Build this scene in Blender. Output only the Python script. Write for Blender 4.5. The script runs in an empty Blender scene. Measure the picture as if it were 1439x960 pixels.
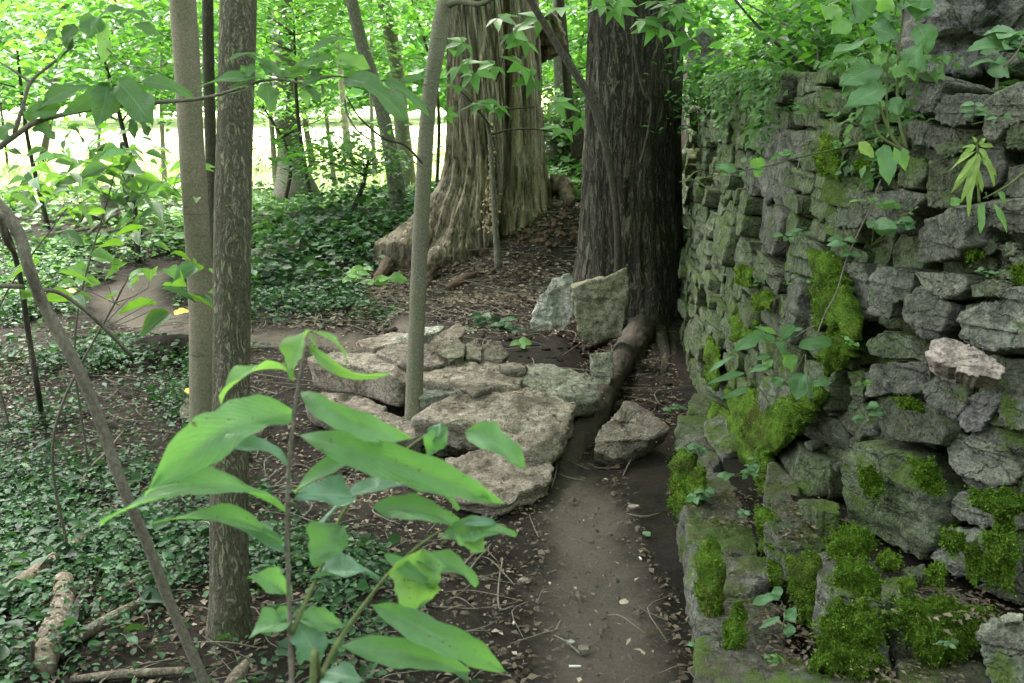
import bpy, math, random
import numpy as np
from math import radians, sin, cos, pi
from mathutils import Vector
C = bpy.context.scene
COL = C.collection
# ------------------------------------------------------------ camera, sky, sun, exposure
PITCH = radians(14.0); CZ = 1.6; FPX = 1399.0
cam = bpy.data.cameras.new('camera'); camo = bpy.data.objects.new('camera', cam); COL.objects.link(camo)
camo.location = (0, 0, CZ); camo.rotation_euler = (pi/2 - PITCH, 0, 0)
cam.sensor_width = 36; cam.lens = 35; cam.clip_start = 0.05; cam.clip_end = 1000
cam.dof.use_dof = True; cam.dof.focus_distance = 4.2; cam.dof.aperture_fstop = 9.0
C.camera = camo
W = bpy.data.worlds.new('World'); C.world = W; W.use_nodes = True
wn = W.node_tree; wn.nodes.clear()
sky = wn.nodes.new('ShaderNodeTexSky'); sky.sky_type = 'NISHITA'; sky.sun_disc = False
SUN_EL, SUN_AZ = radians(58), radians(-35)      # azimuth from +Y, negative = left of the view
sky.sun_elevation = SUN_EL; sky.sun_rotation = SUN_AZ; sky.dust_density = 2.5; sky.air_density = 1.0; sky.ozone_density = 1.0
bg = wn.nodes.new('ShaderNodeBackground'); bg.inputs[1].default_value = 0.14
wo = wn.nodes.new('ShaderNodeOutputWorld')
hs = wn.nodes.new('ShaderNodeHueSaturation'); hs.inputs['Saturation'].default_value = .2   # thin bright overcast
wn.links.new(sky.outputs[0], hs.inputs['Color']); wn.links.new(hs.outputs[0], bg.inputs[0]); wn.links.new(bg.outputs[0], wo.inputs[0])
sl = bpy.data.lights.new('sun', 'SUN'); sl.energy = 5.0; sl.angle = radians(12); sl.color = (1, .93, .88)
so = bpy.data.objects.new('sun', sl); COL.objects.link(so); so.location = (-6, 8, 20)
dv = Vector((sin(SUN_AZ)*cos(SUN_EL), cos(SUN_AZ)*cos(SUN_EL), sin(SUN_EL)))
so.rotation_euler = dv.to_track_quat('Z', 'Y').to_euler()
vs = C.view_settings; vs.view_transform = 'Standard'; vs.look = 'None'; vs.gamma = 1; vs.use_curve_mapping = False
vs.exposure = 2.9
C.cycles.use_denoising = True; C.cycles.max_bounces = 8; C.cycles.transparent_max_bounces = 8
C.cycles.sample_clamp_indirect = 6.0
R = np.random.default_rng(7); random.seed(7)
# ------------------------------------------------------------ pixel helpers (photo pixels, 1439 x 960)
SP, CP = sin(PITCH), cos(PITCH)
def rdir(px, py):
    u = (px-719.5)/FPX; v = (py-480)/FPX
    return np.array([u, CP - v*SP, -SP - v*CP])
CAM = np.array([0, 0, CZ])
def P(px, py, d): return CAM + d*rdir(px, py)
def G(px, py, z=0.0):
    r = rdir(px, py); return CAM + r*((z-CZ)/r[2])
# ------------------------------------------------------------ noise
def _h(i, j, k, s):
    h = (i.astype(np.uint32)*np.uint32(374761393) + j.astype(np.uint32)*np.uint32(668265263) + k.astype(np.uint32)*np.uint32(2147483647) + np.uint32(s*974634 % 4294967295))
    h = (h ^ (h >> np.uint32(13)))*np.uint32(1274126177); h = (h ^ (h >> np.uint32(15)))*np.uint32(2246822519)
    return ((h ^ (h >> np.uint32(16))) & np.uint32(0xffff)).astype(np.float64)/65535.0
def vn(p, s=0):
    p = np.asarray(p, float); f = np.floor(p); t = p-f; i = f.astype(np.int64); t = t*t*(3-2*t)
    x, y, z = i[..., 0], i[..., 1], i[..., 2]; a, b, c = t[..., 0], t[..., 1], t[..., 2]
    r = 0
    for dx in (0, 1):
        for dy in (0, 1):
            for dz in (0, 1):
                w = (a if dx else 1-a)*(b if dy else 1-b)*(c if dz else 1-c)
                r = r + w*_h(x+dx, y+dy, z+dz, s)
    return r*2-1
def fbm(p, o=4, s=0):
    p = np.asarray(p, float); r = 0; a = .5
    for k in range(o): r = r + a*vn(p, s+k*17); p = p*2.03+11.3; a *= .5
    return r
def n2(x, y, sc=1.0, o=3, s=0):
    x = np.asarray(x, float); y = np.asarray(y, float)
    return fbm(np.stack([x*sc, y*sc, np.zeros_like(x)+.5], -1), o, s)
def S(t): t = np.clip(t, 0, 1); return t*t*(3-2*t)
# ------------------------------------------------------------ wall line in plan and terrain
WL = np.array([(1.75, 10.5), (1.4, 8.6), (1.25, 7.5), (1.12, 6.5), (1.05, 5.65), (1.0, 4.8), (.97, 4.0), (.96, 3.4), (1.02, 2.95), (1.16, 2.56), (1.36, 2.3), (1.72, 2.0), (2.2, 1.72), (2.9, 1.4)], float)
def densify(P0, n=12):
    out = []
    Q = np.vstack([2*P0[0]-P0[1], P0, 2*P0[-1]-P0[-2]])
    for i in range(1, len(Q)-2):
        for t in np.linspace(0, 1, n, endpoint=False):
            a, b, c, d = Q[i-1], Q[i], Q[i+1], Q[i+2]
            out.append(.5*((2*b)+(c-a)*t+(2*a-5*b+4*c-d)*t*t+(3*b-a-3*c+d)*t**3))
    out.append(P0[-1]); return np.array(out)
WD = densify(WL); WS = np.concatenate([[0], np.cumsum(np.linalg.norm(np.diff(WD, axis=0), axis=1))])
BAT = 0.07
def wall_at(s, z):
    x = np.interp(s, WS, WD[:, 0]); y = np.interp(s, WS, WD[:, 1])
    e = .03; tx = np.interp(s+e, WS, WD[:, 0])-np.interp(s-e, WS, WD[:, 0]); ty = np.interp(s+e, WS, WD[:, 1])-np.interp(s-e, WS, WD[:, 1])
    l = math.hypot(tx, ty)+1e-9; t = np.array([tx/l, ty/l, 0]); n = np.array([t[1], -t[0], 0])   # travelling towards the camera, the open side is on the right hand
    p = np.array([x, y, z]) - n*BAT*max(z, 0)
    return p, t, n
def wall_hit(px, py, off=0.0):
    r = rdir(px, py); best = None
    for k in range(len(WD)-1):
        a = WD[k]; b = WD[k+1]; e = b-a
        if off:
            nn = np.array([e[1], -e[0]])/np.linalg.norm(e); a = a+nn*off
        den = r[0]*e[1]-r[1]*e[0]
        if abs(den) < 1e-9: continue
        d = (a[0]*e[1]-a[1]*e[0])/den; q = (r[:2]*d-a)@e/(e@e)
        if d > .3 and -.02 <= q <= 1.02 and (best is None or d < best[0]): best = (d, WS[k]+q*np.linalg.norm(e))
    if best is None: best = (2.4, WS[-1]*.8)
    d, s = best; return s, CZ+r[2]*d, d
def xw(y): return np.interp(-np.asarray(y, float), -WD[:, 1], WD[:, 0])
def hgt(x, y):
    x = np.asarray(x, float); y = np.asarray(y, float)
    h = 0.012*n2(x, y, 2.2, 3, 3)+.020*n2(x, y, 7, 4, 6)+.035*n2(x, y, .6, 2, 5)
    h = h-.05*S((-x-.2)/2.5)*S((7-y)/3)
    h = h+.205*S((x+1.0)/.35)*S((.55-x)/.3)*S((y-4.85)/.35)*S((7.6-y)/1.2)      # made ground under the stone step
    h = h+.12*S((x+.9)/.8)*S((y-6.0)/1.5)
    h = h+.55*S((x+1.3)/1.8)*S((y-7.6)/5)                                         # mound the snag stands on
    h = h+.30*np.exp(-((x+2.0)/1.2)**2-((y-11.5)/1.8)**2)
    h = h+.30*np.exp(-((x-.5)/.5)**2-((y-9.3)/.8)**2)
    h = h-.12*np.exp(-((x+.75)/.35)**2-((y-4.4)/.5)**2)
    wd = np.interp(y, [0, 7.0, 9, 14, 30], [.12, .12, .8, 3.5, 10]); X = xw(y)+.28
    h = h+1.42*S((x-X+wd*.75)/wd)*np.interp(y, [0, 40, 70], [1, 1, .4])+.25*S((x-X-.5)/3)*np.interp(y, [0, 40, 80], [1, 1, 0])
    return h
def hz(x, y): return float(hgt(np.array([x]), np.array([y]))[0])
def GT(px, py, up=0.0):
    z = 0.0
    for _ in range(12):
        p = G(px, py, z+up); z = .5*z+.5*hz(p[0], p[1])
    p = G(px, py, z+up); return p
# ------------------------------------------------------------ mesh helpers
def rawmesh(name, V, Fs, uv=None, smooth=True):
    me = bpy.data.meshes.new(name); V = np.asarray(V, np.float32)
    Fs = [np.asarray(f, np.int32) for f in Fs if len(f)]
    loops = np.concatenate([f.ravel() for f in Fs]); tot = np.concatenate([np.full(len(f), f.shape[1], np.int32) for f in Fs])
    st = np.concatenate([[0], np.cumsum(tot)[:-1]]).astype(np.int32)
    me.vertices.add(len(V)); me.vertices.foreach_set('co', V.ravel())
    me.loops.add(len(loops)); me.loops.foreach_set('vertex_index', loops)
    me.polygons.add(len(tot)); me.polygons.foreach_set('loop_start', st)
    me.update(calc_edges=True)
    me.polygons.foreach_set('use_smooth', np.full(len(tot), smooth, bool))
    if uv is not None:
        l = me.uv_layers.new(name='UVMap'); l.data.foreach_set('uv', np.asarray(uv, np.float32)[loops].ravel())
    me.validate(); return me
def tag(o, label=None, cat=None, group=None, kind=None):
    if label: o['label'] = label
    if cat: o['category'] = cat
    if group: o['group'] = group
    if kind: o['kind'] = kind
    return o
def mk(name, V, Fs, mat, parent=None, uv=None, smooth=True, **kw):
    V = np.asarray(V, float); lo = V.min(0); hi = V.max(0)
    c = np.array([(lo[0]+hi[0])/2, (lo[1]+hi[1])/2, lo[2]])
    me = rawmesh(name, V-c, Fs, uv, smooth); me.materials.append(mat)
    o = bpy.data.objects.new(name, me); COL.objects.link(o)
    if parent is not None:
        o.parent = parent; w = np.array(parent['_w']); o.location = c-w
    else: o.location = c
    o['_w'] = [float(q) for q in c]
    tag(o, **kw); return o
def empty(name, loc, **kw):
    o = bpy.data.objects.new(name, None); COL.objects.link(o); o.location = loc; o.empty_display_size = .1
    o['_w'] = [float(q) for q in loc]; tag(o, **kw); return o
class MB:
    def __init__(s): s.V = []; s.F = []; s.U = []; s.n = 0
    def add(s, V, Fs, uv=None):
        V = np.asarray(V, float)
        for f in (Fs if isinstance(Fs, list) else [Fs]): s.F.append(np.asarray(f)+s.n)
        s.V.append(V); s.U.append(uv if uv is not None else np.zeros((len(V), 2))); s.n += len(V)
    def build(s, name, mat, parent=None, **kw):
        by = {}
        for f in s.F: by.setdefault(f.shape[1], []).append(f)
        return mk(name, np.concatenate(s.V), [np.concatenate(v) for v in by.values()], mat, parent, uv=np.concatenate(s.U), **kw)
def gridfaces(nr, nc, wrap=False):
    a = np.arange(nr*nc).reshape(nr, nc)
    if wrap: b = np.roll(a, -1, axis=1); q = np.stack([a[:-1], b[:-1], b[1:], a[1:]], -1)
    else: q = np.stack([a[:-1, :-1], a[:-1, 1:], a[1:, 1:], a[1:, :-1]], -1)
    return q.reshape(-1, 4)
def unit(v): v = np.asarray(v, float); return v/(np.linalg.norm(v, axis=-1, keepdims=True)+1e-12)
# tube along control points; disp(theta, frac, pos)->factor on radius
def tube(pts, rad, seg=10, step=None, disp=None, cap=True):
    pts = np.asarray(pts, float); rad = np.asarray(rad, float)
    n = 6 if step is None else step
    PR = densify(np.column_stack([pts, rad]), n) if len(pts) > 1 else None
    p = PR[:, :3]; r = np.maximum(PR[:, 3], 1e-4); T = unit(np.gradient(p, axis=0))
    up = np.array([0, 0, 1.0]) if abs(T[0][2]) < .9 else np.array([0, 1.0, 0])
    X = unit(np.cross(T[0], up)); Xs = []
    for t in T: X = unit(X-t*(X@t)); Xs.append(X)
    Xs = np.array(Xs); Ys = np.cross(T, Xs); th = np.linspace(0, 2*pi, seg, endpoint=False)
    base = np.cos(th)[None, :, None]*Xs[:, None]+np.sin(th)[None, :, None]*Ys[:, None]
    rr = np.repeat(r[:, None], seg, 1)
    if disp is not None:
        fr = np.linspace(0, 1, len(p))[:, None]+0*th[None]
        rr = rr*disp(th[None]+0*rr, fr, p[:, None]+base*rr[..., None])
    V = (p[:, None]+base*rr[..., None]).reshape(-1, 3); F = gridfaces(len(p), seg, True)
    L = np.concatenate([[0], np.cumsum(np.linalg.norm(np.diff(p, axis=0), axis=1))])
    uv = np.stack([np.repeat(th[None]/(2*pi), len(p), 0), np.repeat(L[:, None], seg, 1)], -1).reshape(-1, 2)
    out = [F]
    if cap:
        k = len(V); V = np.vstack([V, p[0], p[-1]]); uv = np.vstack([uv, [0, 0], [0, 0]])
        a = np.arange(seg); b = np.roll(a, -1); m = (len(p)-1)*seg
        out.append(np.concatenate([np.stack([b, a, a*0+k], -1), np.stack([a+m, b+m, a*0+k+1], -1)]))
    return V, out, uv
# ------------------------------------------------------------ leaves
T5 = (np.array([(0, 0, 0), (.38, -.5, .10), (.42, 0, -.02), (.38, .5, .10), (1, 0, -.06)]), np.array([(0, 1, 2), (0, 2, 3), (1, 4, 2), (2, 4, 3)]))
_r = [(0, 0), (.22, .40), (.58, .44), (1, 0)]
TOVAL = (np.array([(0, 0, 0), (.22, -.40, .07), (.25, 0, -.01), (.22, .40, .07), (.60, -.42, .05), (.62, 0, -.03), (.60, .42, .05), (1, 0, -.10)]), np.array([(0, 1, 2), (0, 2, 3), (1, 4, 2), (2, 4, 5), (2, 5, 6), (2, 6, 3), (4, 7, 5), (5, 7, 6)]))
def _palm():
    V = []; F = []
    for k, a in enumerate(np.radians([-105, -52, 0, 52, 105])):
        L = [.7, .92, 1, .92, .7][k]; v = T5[0]*np.array([L, .46*L, .4]); v = v+np.array([.05, 0, 0])
        v[:, 2] -= .25*v[:, 0]**2
        V.append(np.stack([v[:, 0]*cos(a)-v[:, 1]*sin(a), v[:, 0]*sin(a)+v[:, 1]*cos(a), v[:, 2]], -1)); F.append(T5[1]+5*k)
    return np.concatenate(V), np.concatenate(F)
PALM = _palm()
def _mid():
    t = [0, .12, .35, .6, .82, 1]; w = [0, .30, .5, .42, .2, 0]; V = []; 
    for a, b in zip(t, w): V += [(a, -b, .35*b-.18*a*a), (a, 0, -.18*a*a), (a, b, .35*b-.18*a*a)]
    return np.array(V), gridfaces(6, 3)
TMID = _mid()
def leaf_batch(mb, pos, d, n, L, Wd, T=T5):
    pos = np.asarray(pos, float); N = len(pos); d = unit(d); n = np.asarray(n, float); n = unit(n-d*(n*d).sum(-1, keepdims=True)); sd = np.cross(n, d)
    L = np.broadcast_to(L, (N,)); Wd = np.broadcast_to(Wd, (N,)); t, f = T
    V = pos[:, None]+(t[None, :, 0:1]*L[:, None, None])*d[:, None]+(t[None, :, 1:2]*Wd[:, None, None])*sd[:, None]+(t[None, :, 2:3]*L[:, None, None])*n[:, None]
    F = (f[None]+(np.arange(N)*len(t))[:, None, None]).reshape(-1, f.shape[1])
    mb.add(V.reshape(-1, 3), F, np.tile(t[:, :2], (N, 1)))
def rnd_up(N, tilt=.6):
    v = R.normal(size=(N, 3))*tilt; v[:, 2] = 1; return unit(v)
def rnd_h(N, dz=.0):
    a = R.uniform(0, 2*pi, N); return np.stack([np.cos(a), np.sin(a), np.zeros(N)+dz+R.normal(size=N)*.15], -1)
def bigleaf(mb, B, Tp, w, nrm, arch=.12, fold=.25, wave=.03, wide=.42, seed=0, droop=0):
    """one detailed leaf from base to tip, width w, normal hint, arch bends it up along the normal"""
    B = np.asarray(B, float); Tp = np.asarray(Tp, float); L = np.linalg.norm(Tp-B); d = (Tp-B)/L
    n = np.asarray(nrm, float); n = unit(n-d*(n@d)); s = np.cross(n, d); nt, ns = 17, 9
    t = np.linspace(0, 1, nt)[:, None]; q = np.linspace(-1, 1, ns)[None]
    pr = np.power(t, .62)*np.power(np.maximum(1-t, 0), .85+.3*(.42-wide)); pr = pr/pr.max()
    pr = np.where(t < .04, .04, pr)
    wv = 1+(.07*np.sin(t*29+seed)+.10*np.sin(t*11+seed*2+q))*np.abs(q)
    a = t*L; b = q*pr*w/2*wv
    h = arch*L*np.sin(t*pi*.9)-.0*t + fold*np.abs(b)*(1-t*.4) + wave*w*np.sin(t*9+seed+q*1.7)*np.abs(q)*1.3 + .5*droop*L*t*t
    h = h-.012*L*np.cos(t*60-np.abs(q)*4)*np.abs(q)*.18
    twist = .6*np.sin(seed*1.7)*t
    V = B+a[..., None]*d+(b*np.cos(twist))[..., None]*s+(h+b*np.sin(twist))[..., None]*n
    uv = np.stack([t+0*q, q+0*t], -1).reshape(-1, 2)
    mb.add(V.reshape(-1, 3), gridfaces(nt, ns), uv)
# ------------------------------------------------------------ stones
def stone_geo(poly, Cn, X, Y, N, thick, seed, K=56, rough=1.0, bev=None, facets=3, undercut=.9, nr=8, grow=1.0):
    rg = np.random.default_rng(seed+1000)
    poly = np.asarray(poly, float); c = poly.mean(0); q = (poly-c)*grow
    th = np.linspace(0, 2*pi, K, endpoint=False)+rg.uniform(0, .1); D = np.stack([np.cos(th), np.sin(th)], -1)
    Rr = np.zeros(K)
    for i in range(len(q)):
        a = q[i]; e = q[(i+1) % len(q)]-a
        den = D[:, 0]*e[1]-D[:, 1]*e[0]; den = np.where(np.abs(den) < 1e-9, 1e-9, den)
        t = (a[0]*e[1]-a[1]*e[0])/den; u = (a[0]*D[:, 1]-a[1]*D[:, 0])/den
        ok = (t > 0) & (u >= -.01) & (u <= 1.01); Rr = np.where(ok & (t > Rr), t, Rr)
    Rr = np.where(Rr <= 0, np.median(Rr[Rr > 0]) if (Rr > 0).any() else .05, Rr)
    Rr = .15*np.roll(Rr, 1)+.7*Rr+.15*np.roll(Rr, -1)
    mr = Rr.min(); b = bev if bev else min(.009, .12*mr)
    Rr = Rr*(1+.035*rough*vn(np.stack([D[:, 0]*2.2+seed, D[:, 1]*2.2, D[:, 0]*0], -1), seed))+.006*rough*vn(np.stack([D[:, 0]*9+seed, D[:, 1]*9, D[:, 0]*0], -1), seed+3)
    rings = []
    for f in np.concatenate([np.linspace(.02, .94, nr-1), [1.0]]): rings.append((f*(Rr-b), 0))
    rings += [(Rr-.4*b, -.3*b), (Rr-.1*b, -.8*b), (Rr, -1.6*b)]
    for f in (.2, .38, .56, .74, .9): rings.append((Rr*(1-(1-undercut)*f), -1.6*b-(thick-1.6*b)*f))
    rings += [(Rr*(undercut-.06), -thick), (Rr*.5, -thick*1.01), (Rr*.02, -thick*1.02)]
    P2 = np.stack([np.stack([D[:, 0]*r, D[:, 1]*r, np.zeros(K)+h], -1) for r, h in rings])   # rings,K,3 local
    L = P2.reshape(-1, 3)
    size = Rr.mean()
    # facets: planes shave the shoulders
    for k in range(facets):
        a = rg.uniform(0, 2*pi); tl = rg.uniform(.35, 1.0); n = np.array([cos(a)*sin(tl), sin(a)*sin(tl), cos(tl)])
        ra = Rr[int((a % (2*pi))/(2*pi)*K) % K]
        off = n@np.array([cos(a)*ra*rg.uniform(.72, .97), sin(a)*ra*rg.uniform(.72, .97), 0])
        dd = L@n-off; L = L-np.maximum(dd, 0)[:, None]*n*.93
    tl = rg.normal(size=2)*.05; 
    L[:, 2] += (L[:, 0]*tl[0]+L[:, 1]*tl[1])
    Wp = Cn+(c[0]+L[:, 0:1])*X+(c[1]+L[:, 1:2])*Y+L[:, 2:3]*N
    a1 = min(.012, .07*size)*rough; a2 = min(.007, .035*size)*rough; a3 = min(.004, .02*size)*rough
    so = seed*3.17
    def vf(p, f, s): return np.stack([fbm(p*f+so, 3, s), fbm(p*f+so+40, 3, s+5), fbm(p*f+so+80, 3, s+9)], -1)
    Wp = Wp+vf(Wp, 6, 1)*a1*1.6+vf(Wp, 24, 2)*a2*1.6-N*(np.abs(vn(Wp*np.array([38, 38, 60])+so, 12))*a3*2)[:, None]
    chips = np.clip(vn(Wp*11+so, 31)-.25, 0, 1); Wp = Wp-N*(chips*a1*4.0)[:, None]
    # bedding: small steps on the flanks with height
    zz = Wp[:, 2]*38+so; st = (np.floor(zz)+S((zz-np.floor(zz)-.7)/.3)); sv = _h(np.floor(zz).astype(np.int64), np.zeros(len(zz), np.int64), np.zeros(len(zz), np.int64), 5)-.5
    cen = Cn+c[0]*X+c[1]*Y-N*thick*.5; rad = Wp-cen; rad[:, 2] = 0; rad = unit(rad)
    Wp = Wp+rad*(sv*.017*rough*min(1, size/.1))[:, None]
    F = gridfaces(len(rings), K, True)
    if np.linalg.det(np.stack([X, Y, N])) < 0: F = F[:, ::-1]
    F = F[:, ::-1]
    return Wp, F
def plane_frame(n, hint=(0, 0, 1)):
    n = unit(n); hint = np.array(hint, float)
    if abs(n@hint) > .95: hint = np.array([0, 1.0, 0])
    Y = unit(hint-n*(hint@n)); X = np.cross(Y, n); return X, Y, n
def px_stone(poly, n, thick, seed, z=None, d=None, **kw):
    """outline read off the photo, carried onto a plane with its own distance and slope; the block behind it has real thickness"""
    poly = np.array(poly, float); c = poly.mean(0)
    Cn = G(c[0], c[1], z) if z is not None else P(c[0], c[1], d)
    X, Y, N = plane_frame(n); q = []
    for a, b in poly:
        r = rdir(a, b); t = ((Cn-CAM)@N)/(r@N); q.append(((CAM+r*t-Cn)@X, (CAM+r*t-Cn)@Y))
    return stone_geo(q, Cn, X, Y, N, thick, seed, **kw)
# ------------------------------------------------------------ materials
class NT:
    def __init__(s, name):
        s.m = bpy.data.materials.new(name); s.m.use_nodes = True; s.t = s.m.node_tree; s.t.nodes.clear()
        s.o = s.n('ShaderNodeOutputMaterial')
    def n(s, typ, **kw):
        x = s.t.nodes.new(typ)
        for k, v in kw.items():
            if k.startswith('_'): setattr(x, k[1:], v)
            else: s.inp(x, k.replace('9', ' '), v)
        return x
    def inp(s, x, k, v):
        i = x.inputs[int(k[1:])] if (k[0] == 'i' and k[1:].isdigit()) else x.inputs[k]
        if isinstance(v, bpy.types.NodeSocket): s.t.links.new(v, i)
        elif isinstance(v, (tuple, list)) and len(v) == 3 and i.type == 'RGBA': i.default_value = (*v, 1)
        else: i.default_value = v
    def pos(s): return s.n('ShaderNodeNewGeometry').outputs['Position']
    def obj(s): return s.n('ShaderNodeTexCoord').outputs['Object']
    def scale(s, v, x, y, z):
        m = s.n('ShaderNodeMapping'); s.inp(m, 'Vector', v); m.inputs['Scale'].default_value = (x, y, z); return m.outputs[0]
    def noise(s, v, sc, det=4, rough=.6, dist=0, out=0):
        return s.n('ShaderNodeTexNoise', Vector=v, Scale=sc, Detail=det, Roughness=rough, Distortion=dist).outputs[out]
    def vor(s, v, sc, feat='F1', rnd=1):
        return s.n('ShaderNodeTexVoronoi', _feature=feat, Vector=v, Scale=sc, Randomness=rnd).outputs['Distance']
    def ramp(s, f, *st):
        r = s.n('ShaderNodeValToRGB', Fac=f); e = r.color_ramp.elements
        while len(e) < len(st): e.new(.5)
        for q, (p, c) in zip(e, st):
            q.position = p; q.color = (c, c, c, 1) if not isinstance(c, tuple) else (*c, 1)
        return r.outputs[0]
    def mix(s, f, a, b, mode='MIX'):
        x = s.n('ShaderNodeMix', _data_type='RGBA', _blend_type=mode); s.inp(x, 'i0', f); s.inp(x, 'i6', a); s.inp(x, 'i7', b); return x.outputs[2]
    def math(s, op, a, b=0.0, clamp=False):
        x = s.n('ShaderNodeMath', _operation=op, _use_clamp=clamp, i0=a, i1=b); return x.outputs[0]
    def hsv(s, c, h=.5, sa=1.0, v=1.0): return s.n('ShaderNodeHueSaturation', Hue=h, Saturation=sa, Value=v, Color=c).outputs[0]
    def bump(s, h, st, dist, nrm=None):
        b = s.n('ShaderNodeBump', Strength=st, Distance=dist, Height=h)
        if nrm: s.inp(b, 'Normal', nrm)
        return b.outputs[0]
    def pbsdf(s, col, rough=.8, nrm=None, spec=.3):
        b = s.n('ShaderNodeBsdfPrincipled'); s.inp(b, 'Base Color', col); s.inp(b, 'Roughness', rough); b.inputs['Specular IOR Level'].default_value = spec
        if nrm: s.inp(b, 'Normal', nrm)
        return b.outputs[0]
    def end(s, sh): s.t.links.new(sh, s.o.inputs[0]); return s.m
def rock_mat(name, c1, c2, algae, am=.45, lich=.2, bumpy=1.0, moss=0.0, dirt=0.0):
    m = NT(name); p = m.pos(); rnd = m.n('ShaderNodeObjectInfo').outputs['Random']
    n1 = m.noise(p, 5, 6, .65); n2_ = m.noise(p, 26, 5, .7); n3 = m.noise(p, 110, 4, .7)
    col = m.mix(m.ramp(n1, (.3, 0.0), (.7, 1.0)), c1, c2)
    al = m.ramp(m.math('ADD', m.noise(p, 3.1, 4, .6), m.math('MULTIPLY', rnd, .12)), (.42, 0.0), (.66, 1.0))
    col = m.mix(m.math('MULTIPLY', al, am), col, algae)
    li = m.ramp(m.noise(p, 17, 5, .75), (.60, 0.0), (.70, 1.0)); col = m.mix(m.math('MULTIPLY', li, lich), col, (.46, .48, .42))
    col = m.mix(1, col, m.ramp(n2_, (.32, .42), (.6, 1.18)), 'MULTIPLY')
    col = m.mix(1, col, m.ramp(n3, (.35, .5), (.6, 1.18)), 'MULTIPLY')
    pit = m.ramp(m.vor(m.mix(.1, p, m.noise(p, 20, 2, .5, out=1)), 55), (.10, 0.0), (.25, 1.0)); pg = m.ramp(m.noise(p, 9, 3), (.5, 0.0), (.6, 1.0))
    pitm = m.math('SUBTRACT', 1.0, m.math('MULTIPLY', m.math('SUBTRACT', 1.0, pit), pg)); col = m.mix(1, col, m.ramp(pitm, (0, .35), (1, 1.0)), 'MULTIPLY')
    ck = m.n('ShaderNodeTexVoronoi', _feature='DISTANCE_TO_EDGE', Vector=m.mix(.12, m.scale(p, 1, 1, 1.8), m.noise(p, 9, 4, .7, out=1)), Scale=7.0).outputs['Distance']; ckm = m.ramp(ck, (.0, 0.0), (.035, 1.0)); col = m.mix(1, col, m.ramp(ckm, (0, .72), (1, 1.0)), 'MULTIPLY')
    col = m.hsv(col, .5, 1.0, m.math('ADD', m.math('MULTIPLY', rnd, .55), .72))
    nz = m.n('ShaderNodeSeparateXYZ', Vector=m.n('ShaderNodeNewGeometry').outputs['Normal']).outputs[2]
    if moss:
        mm = m.ramp(m.math('ADD', m.noise(p, 4.5, 5, .7), m.math('MULTIPLY', nz, .10)), (.60-moss*.1, 0.0), (.66-moss*.1, 1.0))
        col = m.mix(m.math('MULTIPLY', mm, .8), col, m.mix(m.noise(p, 90, 4, .7), (.03, .06, .008), (.13, .21, .025)))
    if dirt:
        dm = m.math('MULTIPLY', m.ramp(nz, (.5, 0.0), (.95, 1.0)), m.ramp(m.noise(p, 6, 5, .7), (.42, 0.0), (.62, 1.0)))
        col = m.mix(m.math('MULTIPLY', dm, dirt), col, (.075, .052, .038))
    h = m.math('ADD', m.math('MULTIPLY', n2_, .7), m.math('MULTIPLY', n3, .45)); h = m.math('ADD', h, m.math('MULTIPLY', pitm, .25)); h = m.math('ADD', h, m.math('MULTIPLY', ckm, .2))
    return m.end(m.pbsdf(col, .88, m.bump(h, .9*bumpy, .02), .25))
M = {}
M['farleaf'] = None
M['wall'] = rock_mat('wall_rock', (.13, .13, .115), (.27, .27, .24), (.115, .135, .08), .45, .5, 1.4, moss=.1, dirt=.35)
M['wallgreen'] = rock_mat('wall_rock_algae', (.105, .115, .085), (.19, .205, .15), (.085, .115, .045), .7, .25, 1.4, moss=.2, dirt=.3)
M['ledge'] = rock_mat('ledge_rock', (.125, .12, .105), (.23, .225, .20), (.10, .115, .075), .4, .4, 1.3, moss=.42, dirt=.5)
M['slab'] = rock_mat('slab_rock', (.29, .24, .20), (.48, .42, .36), (.32, .27, .21), .2, .35, 1.3, dirt=.7)
M['slablichen'] = rock_mat('lichen_rock', (.22, .215, .18), (.33, .325, .28), (.24, .27, .17), .5, .6, 1.0, dirt=.2)
M['pale'] = rock_mat('pale_rock', (.29, .295, .265), (.40, .40, .365), (.27, .28, .22), .4, .3, .8)
M['tan'] = rock_mat('tan_rock', (.22, .20, .15), (.31, .29, .22), (.20, .195, .13), .5, .2, .8)
M['pink'] = rock_mat('pink_rock', (.40, .32, .29), (.56, .48, .44), (.30, .20, .17), .35, .2, .8)
M['outcrop'] = rock_mat('outcrop_rock', (.17, .165, .16), (.27, .26, .25), (.12, .14, .09), .4, .2, 1.0)
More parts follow.
